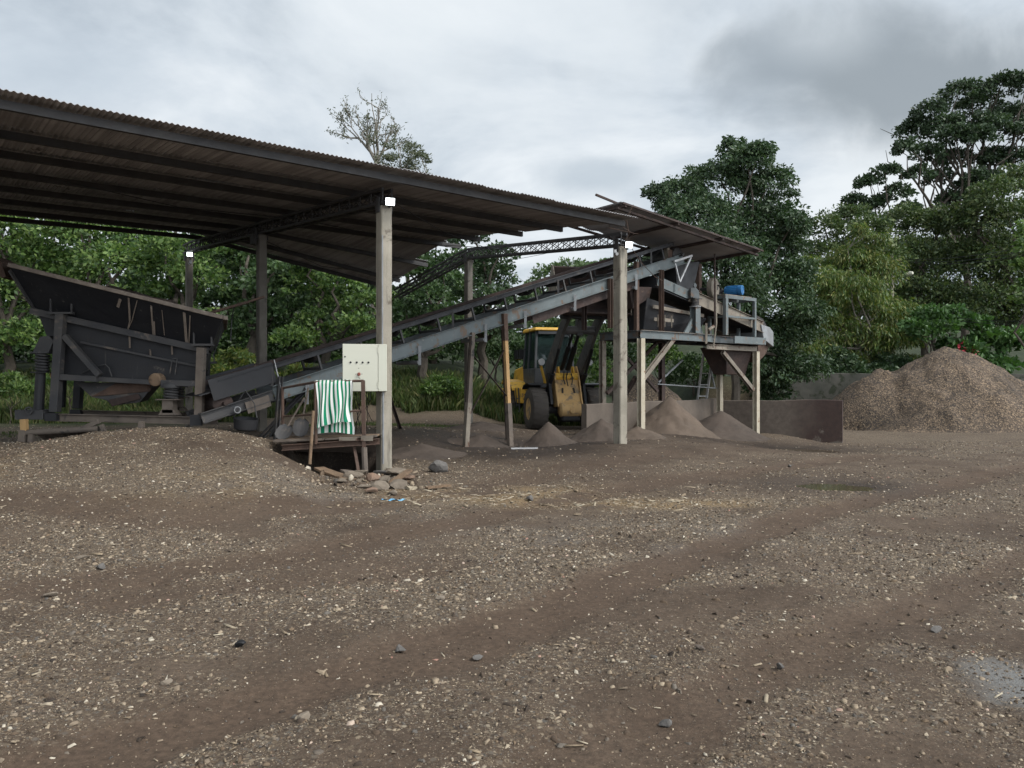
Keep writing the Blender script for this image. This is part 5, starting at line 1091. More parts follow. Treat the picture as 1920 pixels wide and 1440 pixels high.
mb = MB(); mb.box((0, -3.0, 1.0), (.85, 2.0, .5)); mb.box((0, -.3, .95), (.7, 1.5, .45)); mb.box((0, -1.55, .9), (.5, 1.1, .4)); lo('chassis', mb, m_cabg, bevel=.02)
mb = MB(); mb.hexa([(-.62, -4.3, 1.15), (.62, -4.3, 1.15), (.62, -2.45, 1.15), (-.62, -2.45, 1.15), (-.55, -4.2, 1.95), (.55, -4.2, 1.95), (.55, -2.5, 2.12), (-.55, -2.5, 2.12)]); lo('engine_hood', mb, m_yel, bevel=.04)
mb = MB(); mb.box((0, -4.4, 1.0), (1.9, .3, .55)); lo('counterweight', mb, m_yel, bevel=.04)
mb = MB(); mb.tube((.3, -3.1, 2.05), (.3, -3.1, 2.75), .06); lo('exhaust', mb, m_blackr)
for sx in (-1, 1):
    mb = MB(); mb.prism([(sx * .62, -2.0, 1.28), (sx * .62, -2.35, 1.5), (sx * .62, -3.3, 1.6), (sx * .62, -3.55, 1.5), (sx * .62, -3.55, 1.42), (sx * .62, -3.2, 1.5), (sx * .62, -2.4, 1.40), (sx * .62, -2.0, 1.2)], (sx * .58, 0, 0)); lo('rear_fender', mb, m_yel, bevel=.01)
    mb = MB(); mb.hexa([(sx * .6, -2.1, .75), (sx * 1.05, -2.1, .78), (sx * 1.05, -1.45, .78), (sx * .6, -1.45, .75), (sx * .6, -2.1, 1.3), (sx * 1.12, -2.1, 1.3), (sx * 1.08, -1.35, 1.3), (sx * .6, -1.35, 1.3)] if sx > 0 else [(-1.05, -2.1, .78), (-.6, -2.1, .75), (-.6, -1.45, .75), (-1.05, -1.45, .78), (-1.12, -2.1, 1.3), (-.6, -2.1, 1.3), (-.6, -1.35, 1.3), (-1.08, -1.35, 1.3)]); lo('side_tank', mb, m_yel, bevel=.02)
    mb = MB()
    for k in range(3): mb.box((sx * 1.06, -1.72, .5 + k * .22), (.06, .4, .03)); 
    mb.beam((sx * 1.06, -1.9, .48), (sx * 1.1, -1.9, 1.3), .03, .03); mb.beam((sx * 1.06, -1.54, .48), (sx * 1.1, -1.54, 1.3), .03, .03); lo('step', mb, m_cabg)
    # front fender
    mb = MB(); prof = [(-.62, 1.28), (-.45, 1.40), (-.05, 1.46), (.28, 1.42), (.28, 1.39), (-.05, 1.425), (-.43, 1.365), (-.59, 1.25)]; mb.prism([(sx * .64, a, b) for a, b in prof], (sx * .58, 0, 0)); lo('front_fender', mb, m_btn, bevel=.004)
# cab: sills, pillars, roof, panes
cx0, cx1, cy0, cy1 = .66, .60, -2.5, -1.05
mb = MB(); mb.hexa([(-.66, -2.5, 1.3), (.66, -2.5, 1.3), (.66, -1.15, 1.3), (-.66, -1.15, 1.3), (-.68, -2.5, 1.95), (.68, -2.5, 1.95), (.68, -1.0, 1.95), (-.68, -1.0, 1.95)]); cabo = lo('cab', mb, m_cabg, bevel=.02)
pil = [((.66, -1.02, 1.95), (.58, -1.12, 3.2)), ((.66, -1.85, 1.95), (.58, -1.85, 3.2)), ((.66, -2.46, 1.95), (.58, -2.4, 3.2))]
for sx in (-1, 1):
    for a, b in pil:
        mb = MB(); mb.beam((sx * a[0], a[1], a[2]), (sx * b[0], b[1], b[2]), .07, .09, (0, 1, 0)); lo('pillar', mb, m_cabg, cabo, bevel=.008)
    a, b, c = [(np.array([sx * p[0], p[1], p[2]]), np.array([sx * q[0], q[1], q[2]])) for p, q in pil]
    for (p, q), (p2, q2) in ((a, b), (b, c)):
        mb = MB(); i = np.array([-sx * .012, 0, 0]); mb.hexa([p, p2, p2 + i, p + i, q, q2, q2 + i, q + i]); lo('window', mb, m_glass, cabo)
mb = MB(); i = np.array([0, -.012, 0]); p, q, p2, q2 = [np.array(k) for k in ((-.66, -1.0, 1.95), (-.58, -1.1, 3.2), (.66, -1.0, 1.95), (.58, -1.1, 3.2))]; mb.hexa([p, p2, p2 + i, p + i, q, q2, q2 + i, q + i]); lo('windscreen', mb, m_glass, cabo)
mb = MB(); i = np.array([0, .012, 0]); p, q, p2, q2 = [np.array(k) for k in ((-.66, -2.47, 1.95), (-.58, -2.4, 3.2), (.66, -2.47, 1.95), (.58, -2.4, 3.2))]; mb.hexa([p, p2, p2 + i, p + i, q, q2, q2 + i, q + i]); lo('window', mb, m_glass, cabo)
mb = MB(); mb.hexa([(-.7, -2.55, 3.2), (.7, -2.55, 3.2), (.7, -.95, 3.2), (-.7, -.95, 3.2), (-.66, -2.5, 3.33), (.66, -2.5, 3.33), (.66, -1.0, 3.31), (-.66, -1.0, 3.31)]); lo('cab_roof', mb, m_yel, bevel=.03)
mb = MB(); mb.box((0, -1.02, 3.14), (1.1, .05, .1)); lo('visor', mb, m_cabg)
mb = MB(); mb.box((0, -2.0, 2.0), (.5, .5, .12)); mb.box((0, -2.25, 2.35), (.48, .14, .7)); lo('seat', mb, m_btn, cabo, bevel=.03)
mb = MB(); mb.lathe((0, -1.5, 2.3), (0, -.5, 1), [(.17, 0), (.185, .01), (.17, .02), (.155, .01), (.17, 0)], 22, False); mb.tube((0, -1.42, 1.95), (0, -1.5, 2.3), .03); mb.box((0, -1.2, 2.05), (.8, .2, .25)); lo('steering_wheel', mb, m_btn, cabo)
mb = MB(); mb.box((.95, -2.0, 2.45), (.05, .16, .3)); mb.beam((.66, -1.95, 2.6), (.95, -2.0, 2.6), .025, .025); mb.box((.8, -2.6, 2.45), (.3, .25, .32)); lo('mirror', mb, m_btn, cabo)
# front tower and nose
mb = MB(); mb.hexa([(-.41, .62, .78), (.41, .62, .78), (.44, .45, .74), (-.44, .45, .74), (-.37, .22, 1.72), (.37, .22, 1.72), (.37, .05, 1.72), (-.37, .05, 1.72)]); tw = lo('front_frame_plate', mb, m_yeld, bevel=.02)
for sx in (-1, 1):
    mb = MB(); mb.prism([(sx * .37, .70, .72), (sx * .37, .30, 1.75), (sx * .37, .1, 2.0), (sx * .37, -.15, 1.95), (sx * .37, -.35, 1.0), (sx * .37, .3, .7)], (sx * .05, 0, 0)); lo('tower_plate', mb, m_yeld, bevel=.008)
    mb = MB(); mb.prism([(sx * .22, .32, 1.7), (sx * .22, .22, 1.98), (sx * .22, .08, 1.98), (sx * .22, .0, 1.7)], (sx * .05, 0, 0)); lo('lug', mb, m_yel, bevel=.006)
    mb = MB(); n_l = nrm([0, .94, .4]); mb.box((sx * .19, .44, 1.22), (.05, .05, .17), (np.array([1., 0, 0]), n_l, nrm([sx * -.12, -.4, .94]))); lo('slot', mb, m_btn, tw)
mb = MB(); mb.tube((-.36, .22, 1.66), (.36, .22, 1.66), .12, n=18); lo('cross_tube', mb, m_yel, smooth=True)
mb = MB(); mb.path([(-.12, .36, 1.78), (-.14, .46, 1.6), (-.1, .5, 1.4)], .018, 7); mb.path([(.0, .36, 1.82), (.08, .5, 1.62), (.03, .52, 1.36)], .018, 7); mb.path([(.1, .34, 1.82), (.16, .44, 1.6), (.12, .5, 1.42)], .018, 7); lo('hose', mb, m_btn, smooth=True)
mb = MB(); mb.lathe((-.36, .62, .62), (1, 0, 0), [(.16, 0), (.225, .05), (.235, .16), (.235, .56), (.225, .67), (.16, .72)], 22); nose = lo('axle_housing', mb, m_yeld, smooth=True)
mb = MB(); mb.lathe((0, .84, .6), (0, 1, 0), [(.09, 0), (.08, .04), (.03, .05)], 14); lo('cap', mb, m_yeld, nose)
mb = MB(); mb.box((0, .5, .36), (.62, .5, .22)); lo('underguard', mb, m_btn, bevel=.05)
# boom, cylinders, link and bucket (raised)
tip = (2.15, 3.55); piv = (-.12, 1.85)
for sx in (-1, 1):
    x = sx * .52; mb = MB()
    prof = [(-.28, 1.75), (-.2, 2.05), (.55, 2.62), (1.35, 3.28), (2.1, 3.68), (2.28, 3.6), (2.25, 3.42), (1.6, 2.98), (.95, 2.3), (.2, 1.7), (-.1, 1.65)]
    mb.prism([(x - sx * .05, a, b) for a, b in prof], (sx * .1, 0, 0)); lo('boom_arm', mb, m_boom, bevel=.008)
    mb = MB(); mb.tube((sx * .54, -.3, .95), (sx * .54, .55, 1.75), .075, n=14); mb.tube((sx * .54, .5, 1.7), (sx * .54, 1.15, 2.5), .045, n=12); lo('lift_cylinder', mb, m_btn, smooth=True)
    mb = MB(); mb.beam((sx * .56, .45, .75), (sx * .56, .1, 1.75), .1, .22, (0, 1, 0)); lo('arm_root', mb, m_btn, bevel=.01)
mb = MB(); mb.tube((-.47, 1.5, 3.05), (.47, 1.5, 3.05), .125, n=18); lo('torque_tube', mb, m_boom, smooth=True)
mb = MB(); mb.tube((-.08, .15, 1.9), (-.08, .85, 2.6), .085, n=14); mb.tube((-.08, .8, 2.55), (-.08, 1.4, 3.15), .05, n=12); mb.tube((.12, .15, 1.9), (.12, .85, 2.6), .07, n=14); mb.tube((.12, .8, 2.55), (.12, 1.4, 3.15), .04, n=12); lo('tilt_cylinder', mb, m_btn, smooth=True)
mb = MB(); mb.beam((0, 1.45, 2.9), (0, 1.6, 3.75), .2, .24, (0, 1, 0)); mb.beam((0, 1.6, 3.7), (0, 2.0, 4.1), .12, .14); lo('bellcrank', mb, m_blackr, bevel=.01)
mb = MB(); bx = 1.08
prof = [(1.95, 3.52), (2.75, 3.38), (2.95, 3.42), (2.95, 3.46), (2.3, 3.62), (2.08, 3.85), (2.05, 4.3), (2.3, 4.8), (2.26, 4.84), (1.95, 4.35), (1.9, 3.8)]
mb.prism([(-bx, a, b) for a, b in prof], (2 * bx, 0, 0)); bkt = lo('bucket', mb, m_rustd, bevel=.006)
for sx in (-1, 1):
    mb = MB(); mb.prism([(sx * bx, a, b) for a, b in ((1.95, 3.52), (2.9, 3.4), (2.85, 3.8), (2.35, 4.82), (2.26, 4.86), (1.93, 4.35), (1.88, 3.8))], (sx * .03, 0, 0)); lo('side_plate', mb, m_creamd, bkt)
mb = MB(); mb.box((0, 2.05, 3.42), (1.5, .3, .14)); lo('hinge_block', mb, m_black, bkt)
for sx in (-1, 1):
    mb = MB(); mb.beam((sx * .62, .0, 1.45), (sx * .78, .05, 2.0), .07, .06); mb.beam((sx * .78, .05, 2.0), (sx * .83, .1, 2.1), .05, .05); lo('lamp_bracket', mb, m_yel)
    mb = MB(); mb.lathe((sx * .8, .1, 2.12), (0, 1, 0), [(.05, 0), (.1, .03), (.11, .1), (.1, .12), (.02, .11)], 18); hl = lo('headlight', mb, m_silver, smooth=True)
# ================================================================ VEGETATION
def leaves(c, d, size, asp, up_bias=.4):
    # one folded leaf-shaped quad per centre c, growing along d
    N = len(c); d = d / (np.linalg.norm(d, axis=1, keepdims=True) + 1e-9)
    r = RNG.normal(size=(N, 3)); r[:, 2] *= .35; s = np.cross(d, r + [0, 0, .0]); s /= np.linalg.norm(s, axis=1, keepdims=True) + 1e-9
    n = np.cross(s, d); L = size[:, None]; w = L * asp
    base = c - d * L * .5; tip = c + d * L * .5; mid = c + n * (L * .06)
    v = np.stack([base, mid + s * w * .5, tip, mid - s * w * .5], 1)
    return v.reshape(-1, 3)
def crown(blobs, sub, per, leaf, asp=.5, droop=0., seed=0, flat=.75, inner=.35):
    """blobs (x,y,z,r): sub twig clumps spread over each blob, per leaves on each clump"""
    out = []; leaf = leaf * .84
    for (x, y, z, r) in blobs:
        n = max(14, int(sub * 2.9 * (r ** 1.6))); u = RNG.normal(size=(n, 3)); u /= np.linalg.norm(u, axis=1, keepdims=True)
        u[:, 2] = np.where(u[:, 2] < -.35, -u[:, 2], u[:, 2])
        rad = r * (inner + (1 - inner) * RNG.uniform(.25, 1, n) ** .5) * RNG.uniform(.8, 1.12, n)
        cc = np.array([x, y, z]) + u * rad[:, None] * [1, 1, flat]
        cr = RNG.uniform(.16, .34, n) * min(r, 2.2) * .75 + leaf
        m = per; q = RNG.normal(size=(n, m, 3)); q /= np.linalg.norm(q, axis=2, keepdims=True); q *= RNG.uniform(.2, 1, (n, m, 1)) ** .5
        pc = cc[:, None] + q * cr[:, None, None] * [1, 1, .62]
        dr = q * .7 + u[:, None] * .5 + RNG.normal(size=q.shape) * .55; dr[:, :, 2] -= droop + .15
        out.append((pc.reshape(-1, 3), dr.reshape(-1, 3)))
    c = np.concatenate([o[0] for o in out]); d = np.concatenate([o[1] for o in out])
    sz = leaf * np.exp(RNG.normal(0, .25, len(c)))
    return leaves(c, d, sz, asp)
def limb_mesh(paths, n=7):
    mb = MB()
    for pts, rad in paths: mb.path(pts, rad, n)
    return mb
def wiggle(a, b, n, amp, rg):
    a, b = np.asarray(a, float), np.asarray(b, float); L = np.linalg.norm(b - a)
    return [a + (b - a) * i / n + (rg.normal(size=3) * amp * L * [1, 1, .5] if 0 < i < n else 0) for i in range(n + 1)]
def tree(name, label, cat, base, blobs, mat, sub=9, per=34, leaf=.2, asp=.5, droop=0., trunk=.22, bark=None, group=None, flat=.75, inner=.35, seed=0, fork=.45, twigs=0):
    rg = np.random.default_rng(seed + 900); base = np.asarray(base, float); base = np.array([base[0], base[1], gz(base[0], base[1]) - .1])
    t = thing(name, label, cat, base, group=group)
    v = crown(blobs, sub, per, leaf, asp, droop, seed, flat, inner); fast_obj('crown', v, np.arange(len(v)).reshape(-1, 4), mat, t)
    if trunk:
        B = np.array([b[:3] for b in blobs]); top = B.mean(0); top[2] = max(B[:, 2].mean(), base[2] + .8); fk = base + (top - base) * fork
        ps = [(wiggle(base, fk, 4, .03, rg), list(np.linspace(trunk, trunk * .75, 5)))]
        for b in blobs:
            e = np.array(b[:3]) + [0, 0, b[3] * .3]; k = wiggle(fk, e, 5, .06, rg); ps.append((k, list(np.linspace(trunk * .55, trunk * .1, 6))))
            for j in range(twigs):
                s = k[rg.integers(2, 5)]; q = np.array(b[:3]) + rg.normal(size=3) * b[3] * .55; ps.append((wiggle(s, q, 3, .08, rg), list(np.linspace(trunk * .2, trunk * .05, 4))))
        obj('trunk', limb_mesh(ps), bark or m_bark, t, smooth=True)
    return t
def PB(lst, d, jit=1.2, seed=0):
    rg = np.random.default_rng(seed); r = []
    for e in lst:
        dd = d + rg.uniform(-jit, jit); p = P(e[0], e[1], dd); r.append((p[0], p[1], p[2], e[2] / F * dd))
    return r
lf_left = leaf_mat('leaf_lush', [(0.034, 0.067, 0.020), (0.065, 0.120, 0.033), (0.111, 0.174, 0.045), (0.156, 0.216, 0.062)], .32, pscale=.45)
lf_left2 = leaf_mat('leaf_deep', [(0.024, 0.049, 0.018), (0.042, 0.078, 0.026), (0.068, 0.108, 0.036)], .22, pscale=.5)
lf_dark = leaf_mat('leaf_dark_blue', [(0.023, 0.045, 0.020), (0.038, 0.069, 0.030), (0.067, 0.099, 0.041)], .18, pscale=.5)
lf_back = leaf_mat('leaf_back', [(0.029, 0.051, 0.019), (0.048, 0.078, 0.026), (0.074, 0.105, 0.032), (0.096, 0.112, 0.036)], .2, pscale=.35)
lf_yel = leaf_mat('leaf_yellow_green', [(0.045, 0.084, 0.022), (0.075, 0.123, 0.029), (0.120, 0.154, 0.036), (0.188, 0.175, 0.052)], .3, pscale=.6)
lf_tall = leaf_mat('leaf_tall', [(0.021, 0.039, 0.018), (0.036, 0.062, 0.027), (0.054, 0.081, 0.035)], .15, pscale=.5)
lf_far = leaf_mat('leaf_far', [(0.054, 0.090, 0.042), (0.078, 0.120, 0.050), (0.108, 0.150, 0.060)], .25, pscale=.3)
lf_olive = leaf_mat('leaf_olive', [(.05, .06, .035), (.075, .085, .048), (.10, .105, .06)], .25)
lf_broad = leaf_mat('leaf_broad', [(0.036, 0.088, 0.025), (0.065, 0.131, 0.037), (0.098, 0.175, 0.056)], .25)
lf_grass = leaf_mat('grass_blade', [(.03, .052, .014), (.052, .085, .022), (.085, .11, .032), (.15, .135, .065)], .3, pscale=.8)
GT = 'trees of the green belt behind the yard'
T = lambda nm, lb, px, d, bl, mt, **k: tree(nm, lb, 'tree', P(px, 760, d), PB(bl, d, k.pop('jit', 1.2), k.get('seed', 0)), mt, group=GT, **k)
T('leafy_tree', 'lush green tree at the left edge rising behind the feeder rim', 20, 29, [(0, 450, 80), (70, 500, 75), (-70, 540, 95), (20, 580, 85), (-20, 400, 70), (60, 650, 70), (-60, 650, 80)], lf_left, seed=1, leaf=.22, sub=10)
T('leafy_tree', 'lush green tree directly above the sloped feeder rim', 180, 30, [(150, 455, 70), (220, 500, 70), (130, 540, 70), (210, 590, 65), (170, 390, 60), (250, 440, 50), (150, 650, 60)], lf_left, seed=2, leaf=.22, sub=10)
T('leafy_tree', 'bright green tree behind the far column with the floodlight', 330, 30.5, [(310, 480, 60), (370, 530, 60), (310, 560, 55), (400, 480, 50), (350, 620, 60), (280, 640, 55), (330, 410, 50)], lf_left, seed=3, leaf=.22, sub=10)
T('leafy_tree', 'dense green tree behind the dark middle column', 470, 30, [(450, 500, 50), (500, 540, 55), (440, 570, 50), (530, 510, 45), (480, 610, 55), (540, 590, 50), (460, 440, 45)], lf_left2, seed=4, leaf=.21, sub=11)
T('leafy_tree', 'green tree left of the control cabinet under the roof edge', 610, 29, [(580, 540, 50), (630, 580, 50), (580, 610, 45), (640, 530, 45), (660, 620, 45), (600, 490, 45), (690, 570, 45), (550, 640, 40)], lf_left, seed=5, leaf=.2, sub=11)
T('leafy_tree', 'dark green tree right of the nearest column', 790, 29, [(760, 590, 45), (800, 560, 45), (840, 600, 45), (780, 640, 45), (840, 650, 40), (750, 650, 35), (830, 530, 40)], lf_left2, seed=6, leaf=.18, sub=12)
T('leafy_tree', 'tall dark tree behind the rear column in the gap under the roof', 905, 31, [(890, 500, 42), (930, 520, 38), (870, 540, 45), (920, 570, 45), (940, 480, 30), (880, 450, 40), (925, 620, 40), (950, 560, 30), (880, 610, 45)], lf_dark, seed=7, leaf=.2, sub=12)
# second row, darker mass with gaps
for i, (x, d, mt) in enumerate(((-60, 37, lf_left2), (90, 38, lf_left2), (260, 37, lf_left2), (400, 38, lf_left2), (545, 37, lf_left2), (690, 36, lf_left2), (810, 37, lf_left2))):
    T('background_tree', ['darker tree seen past the far left edge of the feeder', 'darker tree in the second row above the left of the feeder', 'darker tree in the second row above the right of the feeder', 'darker tree in the second row between far and middle columns', 'darker tree in the second row between middle column and cabinet', 'darker tree in the second row hidden behind the nearest column', 'darker tree in the second row right of the nearest column'][i], x, d, [(x - 50, 500, 75), (x + 50, 520, 75), (x, 590, 85), (x - 40, 660, 80), (x + 50, 660, 80), (x + 10, 450, 50)], mt, seed=20 + i, leaf=.28, sub=7, per=30)
# bare tree above the roof
def bare_tree():
    base = P(705, 560, 44); t = thing('sparse_tree', 'tall nearly bare grey tree rising above the shed roof', 'tree', (base[0], base[1], gz(base[0], base[1])), group=GT); rg = np.random.default_rng(5); ps = []; lc = []
    def grow(a, d, L, r, lv):
        n = 5; pts = [a]; dd = d.copy()
        for i in range(n): dd = nrm(dd + rg.normal(size=3) * .13 + [0, 0, .05]); pts.append(pts[-1] + dd * L / n)
        ps.append((pts, list(np.linspace(r, r * .55, n + 1))))
        if lv >= 3:
            for p in pts[1:]: lc.extend([p + rg.normal(size=3) * .1 for _ in range(int(rg.integers(0, 3)))])
        if lv < 4:
            for k in range(int(rg.integers(2, 4)) + (1 if lv in (1,) else 0)):
                s = pts[int(rg.integers(2, n + 1))] if k else pts[-1]; nd = nrm(dd + rg.normal(size=3) * [.75, .5, .35]); grow(s, nd, L * rg.uniform(.55, .8), r * .55, lv + 1)
    b = np.array([base[0], base[1], gz(base[0], base[1])]); fk = P(706, 305, 44)
    ps.append((wiggle(b, fk, 5, .01, rg), list(np.linspace(.3, .17, 6))))
    for d, L in (((-.3, 0, 1), 1.9), ((.05, .2, 1), 2.1), ((-.5, -.2, .8), 1.2), ((.4, 0, 1), 1.3)): grow(fk, nrm(d), L, .1, 1)
    tip = P(697, 175, 44); ps.append((wiggle(P(703, 290, 44), tip, 6, .03, rg), list(np.linspace(.05, .015, 7))))
    obj('trunk', limb_mesh(ps, 6), m_barkp, t, smooth=True)
    c = np.array(lc); c = np.concatenate([c, c + RNG.normal(size=c.shape) * .07]); v = leaves(c, RNG.normal(size=c.shape) - [0, 0, .5], np.full(len(c), .17), .35); fast_obj('crown', v, np.arange(len(v)).reshape(-1, 4), lf_olive, t)
bare_tree()
T('feathery_tree', 'pale olive tree with airy crown beside the bare tree above the roof', 765, 43, [(745, 275, 24), (775, 290, 24), (790, 300, 18), (750, 310, 30), (780, 320, 26), (720, 305, 22)], lf_olive, seed=31, leaf=.2, asp=.35, sub=9, per=22, jit=.6, trunk=.16, inner=.5, bark=m_barkp, twigs=2)
# umbrella tree and far slope in the centre
T('umbrella_tree', 'distant flat topped tree seen over the middle of the conveyor', 1060, 62, [(1030, 515, 32), (1065, 505, 34), (1100, 512, 34), (1010, 535, 26), (1130, 520, 28), (1060, 540, 40), (1000, 560, 30)], lf_far, seed=41, leaf=.35, sub=4, per=26, flat=.5, trunk=.3)
T('umbrella_tree', 'bright distant tree just right of the flat topped one', 1150, 60, [(1130, 500, 25), (1165, 505, 30), (1150, 530, 35), (1190, 520, 30)], lf_far, seed=42, leaf=.35, sub=4, per=26, flat=.6, trunk=.3)
for i, (x, y, r, d) in enumerate(((930, 640, 50, 36), (985, 600, 45, 48), (1060, 600, 50, 48), (1120, 610, 50, 46), (990, 660, 45, 36), (1090, 665, 50, 35), (1150, 650, 50, 36), (1240, 665, 40, 37), (1300, 690, 45, 36), (1350, 670, 45, 37.5), (1010, 560, 34, 66), (1080, 570, 36, 66), (1000, 700, 40, 33), (1120, 705, 40, 33))):
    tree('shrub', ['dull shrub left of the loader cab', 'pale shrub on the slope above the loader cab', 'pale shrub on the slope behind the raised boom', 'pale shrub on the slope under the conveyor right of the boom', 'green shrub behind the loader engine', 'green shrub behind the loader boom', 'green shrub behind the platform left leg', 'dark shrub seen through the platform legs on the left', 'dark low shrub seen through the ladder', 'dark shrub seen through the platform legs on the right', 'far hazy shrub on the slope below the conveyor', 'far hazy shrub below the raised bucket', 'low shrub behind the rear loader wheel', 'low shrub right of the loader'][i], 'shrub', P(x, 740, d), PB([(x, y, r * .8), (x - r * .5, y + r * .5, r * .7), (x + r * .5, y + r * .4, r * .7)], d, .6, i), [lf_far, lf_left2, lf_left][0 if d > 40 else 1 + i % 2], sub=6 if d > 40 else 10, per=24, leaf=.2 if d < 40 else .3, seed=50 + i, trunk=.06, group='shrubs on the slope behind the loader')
# right hand side
T('mango_tree', 'big rounded dark green tree standing behind the platform', 1380, 31, [(1400, 310, 48), (1345, 345, 58), (1445, 355, 50), (1275, 375, 50), (1310, 420, 75), (1420, 430, 80), (1245, 425, 38), (1465, 470, 48), (1350, 510, 85), (1445, 550, 70), (1480, 630, 55), (1420, 640, 70), (1300, 590, 60), (1500, 700, 50), (1490, 425, 34), (1488, 520, 44), (1505, 590, 48), (1400, 480, 70), (1330, 460, 60), (1380, 570, 70), (1250, 460, 40), (1250, 500, 50), (1440, 700, 60), (1370, 280, 26), (1425, 285, 26), (1235, 365, 26)], lf_dark, seed=61, leaf=.175, asp=.45, droop=.4, sub=26, per=36, inner=.3, trunk=.2)
T('drooping_tree', 'yellowish green drooping tree between the dark tree and the gravel pile', 1610, 37, [(1640, 455, 26), (1590, 490, 42), (1650, 520, 50), (1550, 540, 48), (1640, 590, 60), (1690, 590, 36), (1560, 630, 55), (1620, 655, 55), (1690, 640, 38), (1615, 440, 22), (1520, 500, 30), (1600, 560, 60), (1660, 640, 50), (1530, 590, 45), (1530, 670, 45), (1585, 690, 45), (1650, 700, 42), (1700, 690, 36), (1620, 490, 40)], lf_yel, seed=62, leaf=.24, asp=.24, droop=1.3, sub=15, per=36, trunk=.12, inner=.3, twigs=1, bark=m_barkp)
T('background_tree', 'dark rounded tree left in the right hand tree line', 1570, 41, [(1545, 430, 38), (1590, 415, 40), (1630, 440, 45), (1560, 490, 60), (1640, 500, 60), (1530, 560, 60), (1600, 580, 70)], lf_back, seed=63, leaf=.2, sub=14, per=32)
T('background_tree', 'dark wide tree in the middle of the right hand tree line', 1730, 42, [(1690, 420, 45), (1740, 430, 50), (1780, 420, 48), (1700, 490, 65), (1780, 500, 70), (1730, 570, 75), (1800, 590, 70), (1680, 600, 60)], lf_back, seed=64, leaf=.2, sub=14, per=32)
T('background_tree', 'dark tall tree at the right edge above the flowering bush', 1870, 40, [(1860, 370, 45), (1910, 345, 45), (1830, 410, 50), (1890, 430, 70), (1950, 400, 60), (1850, 500, 75), (1930, 510, 75), (1870, 590, 75), (1940, 600, 70)], lf_back, seed=65, leaf=.2, sub=14, per=32)
T('tall_tree', 'tallest airy tree with pale limbs at the upper right', 1800, 50, [(1715, 250, 34), (1745, 215, 32), (1700, 280, 26), (1800, 180, 38), (1770, 240, 34), (1840, 200, 40), (1830, 260, 34), (1880, 165, 36), (1900, 225, 38), (1790, 300, 30), (1760, 335, 24), (1860, 300, 30), (1915, 300, 30), (1815, 350, 24), (1930, 150, 34), (1740, 290, 30), (1790, 260, 34), (1850, 240, 40), (1870, 300, 34), (1720, 330, 26), (1840, 340, 34), (1900, 350, 36), (1790, 380, 34), (1930, 250, 36)], lf_tall, seed=66, leaf=.25, asp=.55, sub=10, per=34, trunk=.26, inner=.3, flat=.7, bark=m_bark, fork=.5, twigs=2, jit=2)
T('tall_tree', 'smaller airy dark tree left of the tallest tree', 1650, 47, [(1630, 345, 24), (1660, 325, 24), (1600, 375, 20), (1680, 365, 26), (1640, 385, 26), (1610, 400, 24), (1700, 395, 24)], lf_tall, seed=67, leaf=.25, sub=13, per=30, trunk=.2, inner=.45, flat=.65, twigs=1)
T('background_tree', 'darkest tree mass closing the gaps behind the right hand tree line', 1760, 53, [(1600, 520, 60), (1680, 500, 60), (1760, 490, 65), (1840, 480, 65), (1920, 480, 65), (1640, 590, 70), (1740, 580, 70), (1830, 570, 70), (1920, 570, 70), (1540, 600, 60)], lf_back, seed=69, leaf=.32, sub=6, per=30)
T('leafy_bush_tree', 'bright leafy branch tree reaching in at the right edge', 1935, 30, [(1925, 430, 20), (1915, 500, 16), (1940, 460, 28), (1925, 540, 20), (1945, 560, 30)], lf_left, seed=68, leaf=.22, sub=14, per=20, trunk=.1)
for i, (x, y, r, d) in enumerate(((1745, 600, 42, 35.5), (1790, 590, 30, 35.5), (1510, 690, 40, 35.4), (1600, 700, 40, 35.6), (1670, 685, 40, 35.5), (1440, 720, 40, 33), (1560, 670, 40, 35.4))):
    tree('shrub', ['bright green shrub behind the gravel pile top left', 'light green shrub above the gravel pile', 'dark shrub over the grey retaining wall left', 'dark shrub over the middle of the retaining wall', 'dark shrub left of the gravel pile peak', 'dark low shrub behind the platform right leg', 'dark shrub below the yellowish tree'][i], 'shrub', P(x, 745, d), PB([(x, y, r * .8), (x - r * .6, y + r * .4, r * .7), (x + r * .6, y + r * .4, r * .7), (x, y + r * .7, r * .7)], d, .5, i), lf_broad if i < 2 else lf_dark, sub=11, per=28, leaf=.24 if i < 2 else .2, seed=80 + i, trunk=.06, group='shrubs along the retaining wall')
fb = PB([(1850, 640, 34), (1815, 660, 30), (1890, 650, 36), (1830, 610, 24), (1915, 640, 34), (1780, 650, 24), (1870, 690, 34), (1840, 690, 30)], 35.8, .3, 9)
fl_t = tree('flowering_bush', 'broad leaved bush with red flowers behind the gravel pile', 'bush', P(1850, 740, 35.8), fb, lf_broad, sub=12, per=22, leaf=.34, asp=.42, seed=91, trunk=.08)
mb = MB()
for px, py in ((1800, 645), (1806, 650), (1823, 660), (1798, 652), (1828, 657)):
    q = P(px, py, 34.9)
    for k in range(7): e = q + RNG.normal(size=3) * .07; mb.add([e, e + RNG.normal(size=3) * .07, e + RNG.normal(size=3) * .08], [(0, 1, 2)])
obj('flowers', mb, m_flower, fl_t)
